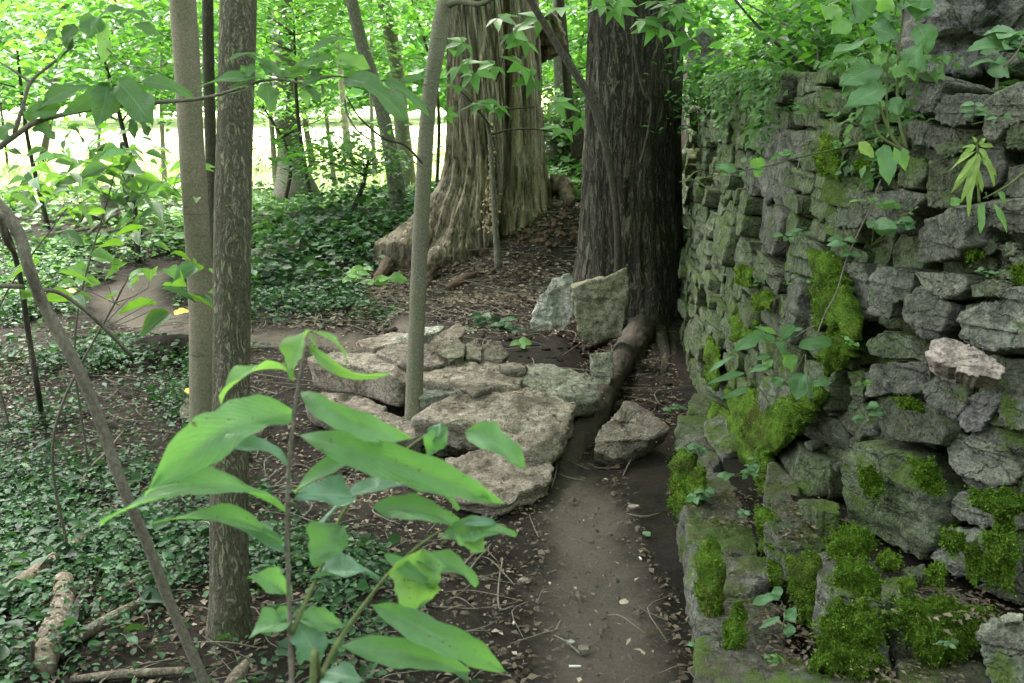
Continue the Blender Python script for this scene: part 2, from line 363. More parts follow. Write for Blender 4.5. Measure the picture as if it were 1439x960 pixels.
def soil_mat(name, a, b, speck=(.30, .22, .16), amt=.5, bst=.8, trod=None):
    m = NT(name); p = m.pos(); n1 = m.noise(p, 1.3, 6, .7); n3 = m.noise(p, 90, 6, .8); n2_ = m.noise(p, 14, 5, .7)
    col = m.mix(m.ramp(n1, (.35, 0.0), (.65, 1.0)), a, b); col = m.mix(1, col, m.ramp(n2_, (.3, .65), (.65, 1.2)), 'MULTIPLY'); col = m.mix(1, col, m.ramp(n3, (.3, .5), (.65, 1.25)), 'MULTIPLY')
    if trod:
        at = m.n('ShaderNodeAttribute', _attribute_name='trod').outputs['Fac']; tf = m.ramp(m.math('ADD', at, m.math('MULTIPLY', m.math('SUBTRACT', n2_, .5), .5)), (.15, 0.0), (.85, 1.0)); col = m.mix(tf, col, m.mix(1, trod, m.ramp(n3, (.3, .7), (.65, 1.15)), 'MULTIPLY'))
    sp = m.math('MULTIPLY', m.ramp(m.vor(p, 130), (.10, 1.0), (.2, 0.0)), m.ramp(m.noise(p, 33, 3), (.52, 0.0), (.58, 1.0)))
    col = m.mix(m.math('MULTIPLY', sp, amt), col, speck)
    h = m.math('ADD', m.math('MULTIPLY', n2_, 1.0), m.math('MULTIPLY', n3, .5))
    return m.end(m.pbsdf(col, .95, m.bump(h, bst, .04), .15))
M['soil'] = soil_mat('dark_soil', (.018, .0145, .0125), (.044, .035, .029), trod=(.128, .106, .090))
M['path'] = M['soil']; M['clod'] = soil_mat('soil_clod', (.10, .08, .065), (.22, .19, .16))
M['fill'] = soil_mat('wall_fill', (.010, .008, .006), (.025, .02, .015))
def grass_mat():
    m = NT('meadow_grass'); p = m.pos(); c = m.mix(m.noise(p, .4, 4), (.38, .46, .20), (.50, .56, .30)); return m.end(m.pbsdf(m.mix(1, c, m.ramp(m.noise(p, 9, 5), (.3, .7), (.7, 1.2)), 'MULTIPLY'), .9))
M['meadow'] = grass_mat()
def leaf_mat(name, a, b, tr, tf=.4, rough=.4, veins=False, vari=.25, spec=.5, far=False):
    m = NT(name); g = m.n('ShaderNodeNewGeometry'); r = g.outputs['Random Per Island']
    col = m.mix(r, a, b); v = m.math('ADD', m.math('MULTIPLY', m.n('ShaderNodeTexWhiteNoise', _noise_dimensions='1D', W=m.math('MULTIPLY', r, 77.0)).outputs[0], vari*2), 1-vari)
    col = m.hsv(col, .5, 1, v); tc = m.hsv(m.mix(r, tr, b), .5, 1.05, v); nrm = None
    if veins:
        uv = m.n('ShaderNodeTexCoord').outputs['UV']; sx = m.n('ShaderNodeSeparateXYZ', Vector=uv); u, q = sx.outputs[0], m.math('ABSOLUTE', sx.outputs[1])
        ph = m.math('SUBTRACT', m.math('MULTIPLY', u, 16.0), m.math('MULTIPLY', q, 4.5)); fr = m.math('ABSOLUTE', m.math('SUBTRACT', m.math('FRACT', ph), .5))
        vein = m.math('MAXIMUM', m.ramp(fr, (0, 1.0), (.10, 0.0)), m.ramp(q, (.02, 1.0), (.07, 0.0)))
        mot = m.ramp(m.noise(m.pos(), 45, 5, .7), (.3, .7), (.7, 1.18)); col = m.mix(1, col, mot, 'MULTIPLY')
        col = m.mix(m.math('MULTIPLY', vein, .55), col, (.30, .46, .24)); tc = m.mix(m.math('MULTIPLY', vein, .5), tc, (.16, .28, .05))
        spt = m.math('MULTIPLY', m.ramp(m.noise(m.pos(), 130, 2), (.66, 0.0), (.70, .85)), m.ramp(m.noise(m.pos(), 14, 2), (.48, 0.0), (.56, 1.0))); col = m.mix(spt, col, (.16, .11, .04)); tc = m.mix(spt, tc, (.10, .06, .02))
        nrm = m.bump(m.math('ADD', m.ramp(fr, (0, 0.0), (.25, 1.0)), m.noise(m.pos(), 60, 3)), .35, .003)
    sh = m.pbsdf(col, rough, nrm, spec); t = m.n('ShaderNodeBsdfTranslucent', Color=tc).outputs[0]
    x = m.n('ShaderNodeMixShader', Fac=tf); m.t.links.new(sh, x.inputs[1]); m.t.links.new(t, x.inputs[2]); return m.end(x.outputs[0])
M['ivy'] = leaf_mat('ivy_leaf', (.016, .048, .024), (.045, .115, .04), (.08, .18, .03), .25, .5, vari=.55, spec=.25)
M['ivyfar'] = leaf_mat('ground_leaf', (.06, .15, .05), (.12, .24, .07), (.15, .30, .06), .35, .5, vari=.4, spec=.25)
M['spice'] = leaf_mat('shrub_leaf', (.12, .26, .12), (.16, .32, .14), (.28, .64, .05), .52, .33, True, .12)
M['glossy'] = leaf_mat('shrub_leaf_sky_sheen', (.11, .23, .16), (.14, .27, .18), (.16, .40, .08), .28, .28, True, .15, spec=.8)  # bluish sky sheen is put into the base colour of these leaves
M['young'] = leaf_mat('young_leaf', (.16, .32, .10), (.20, .40, .12), (.45, .75, .12), .5, .3, True, .1)
M['buckeye'] = leaf_mat('compound_leaf', (.07, .15, .07), (.09, .19, .08), (.26, .52, .05), .48, .38, True, .2)
M['crown'] = leaf_mat('crown_leaf', (.05, .145, .045), (.09, .21, .055), (.18, .44, .05), .5, .4, vari=.35)
M['crownlight'] = leaf_mat('light_crown_leaf', (.08, .21, .05), (.13, .29, .07), (.24, .55, .06), .5, .4, vari=.35)
M['crowndark'] = leaf_mat('dark_crown_leaf', (.04, .09, .035), (.07, .14, .045), (.12, .24, .04), .4, .4, vari=.35)
M['nettle'] = leaf_mat('wall_leaf', (.10, .21, .10), (.13, .26, .12), (.20, .40, .08), .35, .4, True, .15)
M['lime'] = leaf_mat('lime_leaf', (.26, .40, .08), (.36, .50, .14), (.40, .60, .10), .4, .4, True, .15)
M['yellow'] = leaf_mat('yellow_leaf', (.75, .55, .04), (.80, .60, .06), (.8, .6, .05), .3, .5, vari=.05)
M['farleaf'] = leaf_mat('meadow_blade', (.36, .46, .18), (.48, .56, .26), (.4, .55, .2), .3, .6)
M['litter'] = leaf_mat('dead_leaf', (.075, .055, .038), (.18, .145, .11), (.10, .07, .04), .1, .75, vari=.55, spec=.2)
M['litterpale'] = leaf_mat('pale_dead_leaf', (.25, .19, .14), (.42, .36, .29), (.2, .15, .1), .1, .7, vari=.4, spec=.2)
M['grassblade'] = leaf_mat('moss_tuft', (.06, .13, .014), (.17, .28, .035), (.2, .32, .03), .25, .6, vari=.4, spec=.2)
def bark_mat(name, a, b, c, sx=26, sz=5, crack=.6, st=1.0, dist=.012, moss=0.0, rings=0.0, ridged=False):
    m = NT(name); o = m.obj(); w = m.mix(.06, o, m.noise(o, 6, 3, out=1)); s1 = m.scale(w, sx, sx, sz)
    v = m.n('ShaderNodeTexVoronoi', _feature='DISTANCE_TO_EDGE', Vector=s1, Scale=1.0).outputs['Distance']; n1 = m.noise(m.scale(o, sx, sx, sz*1.3), 1.3, 6, .7); n2_ = m.noise(o, 3, 4); n3 = m.noise(o, 120, 4, .7)
    if ridged: v = m.math('ABSOLUTE', m.math('SUBTRACT', m.noise(s1, 1.0, 5, .65, 1.2), .5)); v = m.math('MULTIPLY', v, 3.0)
    cr = m.ramp(v, (.02, 0.0), (.30, 1.0)); col = m.mix(n1, a, b); col = m.mix(m.ramp(n2_, (.45, 0.0), (.62, .6)), col, c)
    col = m.mix(m.math('MULTIPLY', m.math('SUBTRACT', 1.0, cr), crack), col, tuple(q*.25 for q in a)); col = m.mix(1, col, m.ramp(n3, (.3, .65), (.65, 1.15)), 'MULTIPLY')
    h = m.math('ADD', m.math('MULTIPLY', cr, crack), m.math('MULTIPLY', n1, .7)); h = m.math('ADD', h, m.math('MULTIPLY', n3, .15))
    if rings:
        rg = m.ramp(m.noise(m.scale(o, 7, 7, 42), 1.0, 3, .5), (.65, 0.0), (.69, 1.0)); col = m.mix(m.math('MULTIPLY', rg, rings), col, tuple(q*.4 for q in a))
    if moss:
        nx = m.math('MULTIPLY', m.n('ShaderNodeSeparateXYZ', Vector=o).outputs[2], .25); mf = m.ramp(m.math('SUBTRACT', m.noise(o, 5, 4), nx), (.45, 0.0), (.6, 1.0)); col = m.mix(m.math('MULTIPLY', mf, moss), col, (.085, .10, .045))
    return m.end(m.pbsdf(col, .9, m.bump(h, st, dist), .2))
M['oak'] = bark_mat('oak_bark', (.095, .082, .066), (.19, .165, .135), (.12, .125, .09), 26, 3.6, .85, 1.0, .022, moss=.3, ridged=True)
M['ash'] = bark_mat('ash_bark', (.20, .18, .13), (.34, .31, .23), (.20, .21, .13), 75, 13, .68, 1.0, .009, moss=.4, ridged=True)
M['smooth'] = bark_mat('smooth_bark', (.20, .17, .125), (.30, .26, .20), (.17, .165, .115), 60, 60, .2, .5, .004, rings=.55)
M['dark'] = bark_mat('dark_bark', (.06, .05, .042), (.10, .085, .07), (.07, .075, .05), 50, 14, .5, .8, .006)
M['sapling'] = bark_mat('sapling_bark', (.14, .13, .10), (.24, .225, .175), (.17, .18, .12), 70, 50, .25, .5, .004, moss=.5, rings=.3)
M['grey'] = bark_mat('grey_bark', (.15, .135, .115), (.23, .21, .18), (.15, .16, .12), 40, 12, .5, .8, .008)
M['stem'] = bark_mat('green_stem', (.10, .13, .05), (.16, .20, .08), (.12, .14, .06), 60, 60, .1, .3, .002)
M['twig'] = bark_mat('twig_bark', (.14, .12, .095), (.25, .225, .185), (.19, .175, .145), 80, 40, .3, .5, .003)
M['deadwood'] = bark_mat('dead_wood', (.24, .20, .15), (.40, .34, .27), (.18, .14, .105), 60, 5, .6, .8, .006, ridged=True)
def snag_mat():
    m = NT('weathered_wood'); o = m.obj(); w = m.mix(.05, o, m.noise(o, 4, 3, out=1)); n1 = m.noise(m.scale(w, 38, 38, 2.2), 1.0, 7, .7); n2_ = m.noise(o, 2.2, 4); hol = m.vor(m.scale(w, 34, 34, 8), 1.0)
    col = m.mix(m.ramp(n1, (.3, 0.0), (.62, 1.0)), (.05, .035, .023), (.42, .345, .26)); col = m.mix(m.ramp(n2_, (.48, 0.0), (.66, .5)), col, (.46, .42, .37))
    xx = m.n('ShaderNodeSeparateXYZ', Vector=m.scale(w, 30, 30, 1.3)).outputs[0]; gr = m.ramp(m.noise(m.scale(w, 16, 16, .9), 1.0, 5, .75), (.40, .25), (.52, 1.0)); col = m.mix(1, col, gr, 'MULTIPLY')
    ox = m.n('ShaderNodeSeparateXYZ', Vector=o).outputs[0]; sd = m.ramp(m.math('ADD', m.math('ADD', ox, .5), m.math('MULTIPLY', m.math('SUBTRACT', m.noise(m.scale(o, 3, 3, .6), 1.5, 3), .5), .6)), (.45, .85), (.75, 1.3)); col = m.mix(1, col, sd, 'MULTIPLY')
    z = m.n('ShaderNodeSeparateXYZ', Vector=o).outputs[2]; rot = m.ramp(m.math('ADD', z, m.math('MULTIPLY', m.noise(o, 5, 5, .7), .5)), (.42, 1.0), (.62, 0.0)); col = m.mix(m.math('MULTIPLY', rot, .75), col, (.075, .045, .032))
    ho = m.ramp(hol, (.10, 0.0), (.2, 1.0)); hg = m.ramp(m.noise(o, 7, 3), (.5, 0.0), (.58, 1.0)); hh = m.math('SUBTRACT', 1.0, m.math('MULTIPLY', m.math('SUBTRACT', 1.0, ho), hg)); col = m.mix(1, col, m.ramp(hh, (0, .2), (1, 1.0)), 'MULTIPLY')
    return m.end(m.pbsdf(col, .85, m.bump(m.math('ADD', n1, m.math('MULTIPLY', hh, .5)), 1.0, .03), .25))
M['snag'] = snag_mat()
def root_mat():
    m = NT('bare_root'); p = m.pos(); n1 = m.noise(p, 9, 5, .7); col = m.mix(n1, (.035, .028, .022), (.10, .08, .063)); col = m.mix(m.ramp(m.noise(p, 6, 3), (.60, 0.0), (.74, .4)), col, (.14, .06, .045)); col = m.mix(1, col, m.ramp(m.noise(p, 70, 4, .7), (.3, .6), (.65, 1.15)), 'MULTIPLY')
    return m.end(m.pbsdf(col, .8, m.bump(m.math('ADD', n1, m.noise(p, 60, 4, .7)), .6, .015), .3))
M['root'] = root_mat()
def moss_mat():
    m = NT('moss'); p = m.pos(); n1 = m.noise(p, 16, 4, .6); n2_ = m.noise(p, 170, 3, .7)
    col = m.mix(m.ramp(n1, (.35, 0.0), (.65, 1.0)), (.035, .07, .010), (.14, .24, .03)); col = m.mix(m.ramp(m.noise(p, 7, 4), (.52, 0.0), (.64, .7)), col, (.07, .065, .02)); col = m.mix(1, col, m.ramp(n2_, (.3, .4), (.65, 1.3)), 'MULTIPLY')
    return m.end(m.pbsdf(col, .95, m.bump(m.math('ADD', n2_, n1), .9, .012), .1))
M['moss'] = moss_mat()
def flat(name, c, r=.8):
    m = NT(name); p = m.pos(); return m.end(m.pbsdf(m.mix(m.noise(p, 20, 4), tuple(q*.8 for q in c), tuple(min(1, q*1.15) for q in c)), r))
M['fungus'] = flat('fungus', (.46, .37, .24)); M['paper'] = flat('scrap', (.62, .62, .58)); M['rot'] = flat('rotten_wood', (.085, .05, .036), .9)
# ------------------------------------------------------------ terrain: one sheet, split into ground, path and meadow
def axis(lo, hi, f0, f1, fine, far):
    mid = list(np.arange(f0, f1, fine)); a = [f0]; s = fine
    while a[-1] > lo: s = min(s*1.09, far); a.append(a[-1]-s)
    b = [f1]; s = fine
    while b[-1] < hi: s = min(s*1.09, far); b.append(b[-1]+s)
    return np.array(sorted(a[1:])+mid+b)
gx = axis(-150, 150, -2.6, 2.2, .03, 6); gy = axis(-60, 190, 2.0, 8.5, .03, 6)
X, Y = np.meshgrid(gx, gy); Z = hgt(X, Y)
def seg_dist(x, y, pts, ws):
    best = np.full(np.shape(x), 9.0)
    for (a, b), (wa, wb) in zip(zip(pts[:-1], pts[1:]), zip(ws[:-1], ws[1:])):
        e = np.array(b)-np.array(a); t = np.clip(((x-a[0])*e[0]+(y-a[1])*e[1])/(e@e), 0, 1)
        d = np.hypot(x-a[0]-t*e[0], y-a[1]-t*e[1])-(wa+(wb-wa)*t); best = np.minimum(best, d)
    return best
def gp(px, py): p = GT(px, py); return (p[0], p[1])
pathA = [(.36, -3), (.34, 1.5), gp(845, 930), gp(835, 800), gp(815, 700), gp(800, 650)]; wA = [.2, .2, .2, .18, .16, .10]
pathB = [gp(590, 468), gp(470, 472), gp(390, 476), gp(310, 472), gp(245, 460), gp(190, 438), gp(178, 410), gp(208, 386), gp(255, 374)]; wB = [.2, .22, .24, .22, .22, .26, .26, .2, .1]
def path_d(x, y): return np.minimum(seg_dist(x, y, pathA, wA), seg_dist(x, y, pathB, wB))
bareP = [(.35, -3), (.35, 1.5), gp(820, 900), gp(760, 760), gp(640, 720), gp(480, 640), gp(420, 560), gp(440, 500), gp(650, 460), gp(760, 420), gp(720, 350)]
bareW = [.42, .40, .36, .36, .30, .30, .28, .40, .65, .8, .7]
def bare_d(x, y): return np.minimum(np.minimum(seg_dist(x, y, bareP, bareW), path_d(x, y)-.04), np.hypot((x-.15), (y-8.6)*.8)-1.35)
pd = path_d(X, Y)+.05*n2(X, Y, 5, 3, 21)
fm = lambda A: (A[:-1, :-1]+A[1:, :-1]+A[:-1, 1:]+A[1:, 1:])/4
Z = Z-.018*S((.05-pd)/.15)
trod = S((.10-pd-.10*n2(X, Y, 3, 4, 77))/.26).ravel()
pdf = fm(pd).ravel(); fx = fm(X).ravel(); fy = fm(Y).ravel()
Fg = gridfaces(*X.shape); VG = np.stack([X, Y, Z], -1).reshape(-1, 3)
cls = np.where(pdf < 0, 1, np.where((fy > 15.5+2*n2(fx, fy, .15, 2, 9)) & (fx < 2.5+.05*fy), 2, 0))
for name, k, mt in (('ground', 0, 'soil'), ('path', 1, 'path'), ('meadow', 2, 'meadow')):
    f = Fg[cls == k]; u, inv = np.unique(f, return_inverse=True)
    o = mk(name, VG[u], [inv.reshape(f.shape)], M[mt], kind='structure'); o.data.attributes.new('trod', 'FLOAT', 'POINT').data.foreach_set('value', trod[u].astype(np.float32))
# ------------------------------------------------------------ stone wall
wall = empty('stone_wall', wall_at(3.0, 0)[0], label='long dry laid wall of grey green limestone blocks with mossy ledges, right of the path', cat='wall')
stones = []   # (shown size, V, F, material, label)
manual = [
 ([(1270,107),(1306,105),(1330,116),(1317,132),(1310,156),(1288,156),(1275,152)],.02,'wall'),([(1310,156),(1324,136),(1346,132),(1387,136),(1375,156),(1353,174),(1335,177),(1313,170)],.03,'wall'),
 ([(1391,127),(1423,120),(1450,108),(1450,165),(1412,175),(1403,196),(1382,190),(1378,152)],.03,'wall'),([(1412,175),(1450,168),(1450,213),(1412,210)],.01,'wall'),
 ([(1274,168),(1306,172),(1335,180),(1344,196),(1317,205),(1281,203)],-.05,'wall'),([(1319,204),(1333,200),(1368,197),(1368,207),(1338,219),(1317,216)],.03,'wall'),
 ([(1369,205),(1409,205),(1412,235),(1400,260),(1370,262),(1364,228)],.0,'wall'),([(1266,219),(1295,222),(1302,242),(1288,264),(1262,262)],.02,'wall'),
 ([(1306,230),(1342,222),(1357,250),(1350,286),(1340,293),(1304,290),(1298,262)],.03,'wallgreen'),([(1416,235),(1450,228),(1450,278),(1407,274)],.02,'wall'),
 ([(1216,271),(1260,268),(1297,276),(1262,305),(1258,325),(1223,318),(1214,294)],.04,'wall'),([(1170,262),(1212,268),(1212,315),(1198,320),(1168,316)],.0,'wall'),([(1262,307),(1296,280),(1290,318),(1275,330),(1260,325)],-.06,'wall'),
 ([(1292,310),(1353,289),(1366,292),(1358,341),(1349,361),(1299,369),(1281,366),(1288,341)],.05,'wall'),([(1371,290),(1403,281),(1450,282),(1450,328),(1414,328),(1392,319),(1371,328)],.03,'wall'),
 ([(1180,372),(1216,368),(1221,410),(1218,448),(1190,440),(1172,400)],.0,'wall'),([(1225,375),(1281,382),(1277,416),(1254,424),(1250,448),(1223,440),(1222,400)],.04,'wall'),
 ([(1284,382),(1357,390),(1358,408),(1330,424),(1297,402)],.03,'wall'),([(1270,422),(1293,402),(1331,429),(1330,447),(1313,477),(1295,477),(1270,452)],.04,'wall'),
 ([(1346,431),(1403,424),(1416,405),(1450,400),(1450,488),(1382,492),(1360,477),(1348,474)],.07,'wall'),([(1362,402),(1395,393),(1425,398),(1405,418),(1365,416)],.02,'wall'),
 ([(1220,479),(1241,466),(1304,481),(1306,503),(1240,503),(1228,497)],.05,'wallgreen'),([(1218,513),(1303,509),(1306,523),(1292,555),(1241,553),(1216,558)],.05,'wall'),
 ([(1296,538),(1312,525),(1358,536),(1360,562),(1342,596),(1325,590),(1307,575)],.04,'wall'),([(1360,560),(1391,545),(1412,550),(1375,606),(1348,602),(1345,590)],.05,'outcrop'),
 ([(1406,555),(1422,546),(1450,545),(1450,603),(1414,605),(1403,592)],.05,'wall'),([(1241,562),(1299,572),(1324,602),(1315,626),(1285,619),(1243,619),(1232,607)],.06,'wallgreen'),
 ([(1328,605),(1376,619),(1410,627),(1434,660),(1424,680),(1396,684),(1353,670),(1322,652)],.05,'wall'),([(1412,629),(1450,627),(1450,657),(1424,655)],.0,'wallgreen'),([(1375,611),(1391,591),(1412,612),(1395,617)],.02,'wall'),
 ([(1198,628),(1240,636),(1276,645),(1306,682),(1324,692),(1318,740),(1310,766),(1288,786),(1256,770),(1202,743),(1182,734),(1180,670),(1186,640)],.07,'wallgreen'),
 ([(1348,693),(1375,693),(1440,707),(1450,750),(1375,741),(1333,721)],.04,'wall'),([(1322,740),(1375,745),(1427,769),(1427,804),(1410,822),(1342,811),(1310,785)],.04,'wall'),
 ([(1373,826),(1448,808),(1450,858),(1425,850)],.05,'wallgreen'),([(1430,680),(1450,660),(1450,708),(1436,702)],.04,'wall'),
 ([(1375,340),(1395,335),(1402,350),(1385,360)],.0,'wall'),([(1400,345),(1425,340),(1430,355),(1410,362)],.01,'wall'),([(1418,362),(1450,352),(1450,375),(1425,378)],.0,'wall'),([(1365,365),(1392,360),(1400,378),(1372,384)],-.02,'wall'),([(1402,378),(1428,380),(1420,392),(1400,390)],-.01,'wall'),([(1400,262),(1412,258),(1412,276),(1398,276)],-.03,'wall'),
 ([(1195,562),(1216,566),(1222,600),(1200,622),(1182,600)],-.03,'wallgreen'),([(1190,470),(1214,480),(1214,512),(1192,520),(1182,498)],-.04,'wallgreen'),([(1192,524),(1212,522),(1212,556),(1194,556)],-.02,'wall'),
]
def wall_frame(s, z, jit, seed):
    p, t, n = wall_at(s, z); rg = np.random.default_rng(seed)
    nn = unit(n+np.array([0, 0, .07])+rg.normal(size=3)*jit*np.array([1, 1, .8])); Xv, Yv, N = plane_frame(nn); return p, Xv, Yv, N
sid = 0
for poly, off, mt in manual:
    pc = np.mean(poly, 0); s, z, d = wall_hit(pc[0], pc[1]); p, Xv, Yv, N = wall_frame(s, z, .10, 50+sid)
    Cn = p+N*off; q = []
    for a, b in poly:
        r = rdir(a, b); t = ((Cn-CAM)@N)/(r@N); q.append(((CAM+r*t-Cn)@Xv, (CAM+r*t-Cn)@Yv))
    A_ = np.ptp(np.array(poly)[:, 0]); V, F = stone_geo(q, Cn, Xv, Yv, N, .22, sid, K=90 if A_ > 60 else 70, facets=1, nr=22 if A_ > 60 else 14, grow=1.05); A = np.ptp(np.array(poly)[:, 0])*np.ptp(np.array(poly)[:, 1]); stones.append((A, V, F, mt, None)); sid += 1
# courses away from the traced part
sR, _, _ = wall_hit(1172, 300)
rects = []
def split(s0, s1, z0, z1, wm, hm, rg):
    w, h = s1-s0, z1-z0
    if (w > wm or w/h > 4.2) and w > .16: c = s0+w*rg.uniform(.35, .65); split(s0, c, z0, z1, wm, hm, rg); split(c, s1, z0, z1, wm, hm, rg)
    elif h > hm and h > .09: c = z0+h*rg.uniform(.35, .65); split(s0, s1, z0, c, wm, hm, rg); split(s0, s1, c, z1, wm, hm, rg)
    else: rects.append((s0, s1, z0, z1))
rg = np.random.default_rng(5); zc = -.15
while zc < 1.6:
    hh = rg.uniform(.30, .46); hh = min(hh, 1.68-zc); s = .2
    while s < sR-.05:
        w = min(rg.uniform(.6, 1.3), sR-s); split(s, s+w, zc, zc+hh, rg.uniform(.38, .85), rg.uniform(.10, .27), rg); s += w
    s = sR
    while s < WS[-1]-.1:
        w = rg.uniform(.5, .9); p0 = wall_at(s+w/2, zc)[0]; u = p0[0]/(p0[1]*CP+(CZ-zc)*SP)*FPX+719.5
        if u > 1475: split(s, s+w, zc, zc+hh, .42, .28, rg)
        s += w
    zc += hh
for s0, s1, z0, z1 in rects:
    w, h = s1-s0, z1-z0; sc, z = (s0+s1)/2, (z0+z1)/2; p, Xv, Yv, N = wall_frame(sc, z, .08, 900+sid); g = .004; j = rg.uniform(-.016, .016, 8)
    a, b = w/2-g, h/2-g; c1 = rg.uniform(.02, .22, 4)*min(w, h)
    q = [(-a+c1[0], -b+j[0]), (a-c1[1], -b+j[1]), (a+j[2], -b+c1[1]*.8), (a+j[3], b-c1[2]*.8), (a-c1[2], b+j[4]), (-a+c1[3], b+j[5]), (-a+j[6], b-c1[3]), (-a+j[7], -b+c1[0])]
    dd = np.hypot(*p[:2]); mt = 'wallgreen' if (rg.random() < .35+.12*(dd-4)) else 'wall'
    V, F = stone_geo(q, p+N*rg.normal()*.020, Xv, Yv, N, .2, sid, K=52, facets=rg.integers(0, 2), nr=10, rough=.8)
    if p[1] < 1.95: A = 1
    else: A = w*h/dd**2*FPX**2*.4
    stones.append((A, V, F, mt, None)); sid += 1
# ledges at the foot: tops traced, blocks have depth down to the earth
ledges = [
 ([(958,606),(992,618),(1012,645),(987,664),(955,660)],.20,.2),([(957,664),(1012,664),(1050,700),(1061,730),(1005,732),(960,712)],.21,.22),([(962,716),(1057,718),(1066,775),(1018,780),(966,772)],.20,.22),
 ([(968,778),(1080,780),(1084,818),(1050,830),(975,836)],.20,.22),([(978,840),(1090,838),(1103,885),(1045,888),(980,884)],.19,.22),([(980,890),(1082,888),(1150,932),(1152,965),(985,968)],.19,.22),
 ([(1077,649),(1093,647),(1122,674),(1126,702),(1073,702)],.31,.2),([(1084,706),(1155,712),(1178,724),(1171,765),(1118,778),(1094,752)],.32,.2),
 ([(1152,776),(1228,792),(1246,828),(1240,845),(1180,835),(1150,812)],.37,.2),([(1250,832),(1342,832),(1356,850),(1300,862),(1258,856)],.37,.2),
 ([(1236,812),(1262,803),(1285,812),(1272,836),(1243,832)],.41,.06),([(1266,797),(1300,791),(1302,806),(1280,811)],.42,.06),
 ([(1150,944),(1250,948),(1290,990),(1150,992)],.20,.2),([(1262,925),(1380,930),(1400,985),(1280,985)],.24,.2),
 ([(990,580),(1030,585),(1050,630),(1015,640),(985,610)],.24,.2),([(1120,700),(1175,704),(1180,722),(1150,716)],.40,.12)]
for poly, z, th in ledges:
    rr = np.random.default_rng(300+sid); V, F = px_stone(poly, unit(np.array([-.06, -.05, 1])+rr.normal(size=3)*.05), th, sid, z=z, K=84, facets=1, undercut=.97, nr=16, grow=1.03)
    stones.append((np.ptp(np.array(poly)[:, 0])*np.ptp(np.array(poly)[:, 1]), V, F, 'ledge', None)); sid += 1
# outward face of the ledge along the path and vertical blocks between the steps
outer = np.array([(.47, 1.6), (.51, 2.1), (.55, 2.55), (.585, 3.0), (.64, 3.5), (.71, 4.0), (.80, 4.45), (.93, 4.8)])
for k in range(len(outer)-1):
    a, b = outer[k], outer[k+1]; m0 = (a+b)/2; t = unit(b-a); n = np.array([-t[1], t[0], .12]); L = np.linalg.norm(b-a)
    for z0, z1 in ((-.08, .05), (.05, .165)):
        n_ = unit(n+R.normal(size=3)*.08); Xv, Yv, N = plane_frame(n_); h = (z1-z0)/2; w = L/2*R.uniform(.9, 1.0); j = R.uniform(-.02, .02, 8)
        q = [(-w, -h+j[0]), (w*.9, -h), (w, -h*.5+j[2]), (w+j[3]*.5, h*.7), (w*.6, h+j[4]*.5), (-w*.8, h), (-w, h*.4)]
        V, F = stone_geo(q, np.array([m0[0], m0[1], (z0+z1)/2])+N*R.normal()*.012, Xv, Yv, N, .2, sid, K=44, facets=3); stones.append((300 if z1 > .1 else 120, V, F, 'ledge', None)); sid += 1
vert = [([(1150,868),(1235,864),(1256,952),(1152,946)],2.50,(-.35,-.9,.1),'wall'),([(1258,856),(1372,858),(1375,925),(1268,925)],2.46,(-.15,-.95,.1),'wall'),([(1178,792),(1226,802),(1247,862),(1200,846),(1180,830)],2.60,(-.5,-.8,.25),'wall'),
 ([(1373,890),(1393,868),(1450,872),(1455,975),(1400,985),(1378,925)],2.10,(-.4,-.8,.45),'wall'),([(1228,872),(1258,868),(1262,935),(1236,950)],2.55,(-.5,-.85,.1),'wall'),([(1108,786),(1150,792),(1150,880),(1112,868)],2.72,(-.8,-.6,.1),'wallgreen'),([(1068,726),(1100,770),(1106,835),(1078,812)],2.92,(-.95,-.3,.1),'wallgreen')]
for poly, d, n, mt in vert:
    V, F = px_stone(poly, n, .16, sid, d=d, K=80, nr=16, facets=1); stones.append((np.ptp(np.array(poly)[:, 0])*np.ptp(np.array(poly)[:, 1]), V, F, mt, None)); sid += 1
stones.sort(key=lambda a: -a[0])
wstones = [mk('wall_stone', V, [F], M[mt], wall) for A, V, F, mt, lb in stones[:99]]; wcent = np.array([V.mean(0) for A, V, F, mt, lb in stones[:99]])
mb = MB()
for A, V, F, mt, lb in stones[99:]: mb.add(V, F)
o = mb.build('small_wall_stones', M['wallgreen'], wall, kind='stuff')
mb = MB(); zc = -.1   # inner leaf of the wall, seen deep in the joints
while zc < 1.5:
    hh = rg.uniform(.10, .17); s = .6
    while s < WS[-1]-.4:
        w = rg.uniform(.14, .34); p, Xv, Yv, N = wall_frame(s+w/2, zc+hh/2, .2, int(s*1000)); a, b = w/2, hh/2
        V, F = stone_geo([(-a, -b), (a, -b), (a*1.02, b*.8), (a*.8, b), (-a, b*.9)], p-N*.075, Xv, Yv, N, .1, int(s*777+zc*99), K=24, facets=1, nr=5); mb.add(V, F); s += w
    zc += hh
mb.build('inner_stones', M['wallgreen'], wall, kind='stuff')
# chinking: small stones wedged in the joints
mb = MB()
for k in range(420):
    s = R.uniform(.5, WS[-1]-.6); z = R.uniform(-.05, 1.55); p, t, n = wall_at(s, z); r_ = R.uniform(.015, .04)
    q = [(r_*cos(a)*R.uniform(.7, 1.3), r_*.6*sin(a)*R.uniform(.7, 1.3)) for a in np.linspace(0, 2*pi, 6, endpoint=False)]
    Xv, Yv, N = plane_frame(unit(n+R.normal(size=3)*.25)); V, F = stone_geo(q, p-N*.012, Xv, Yv, N, .06, k, K=14, rough=.8, facets=2); mb.add(V, F)
mb.build('chinking_stones', M['wall'], wall, kind='stuff')
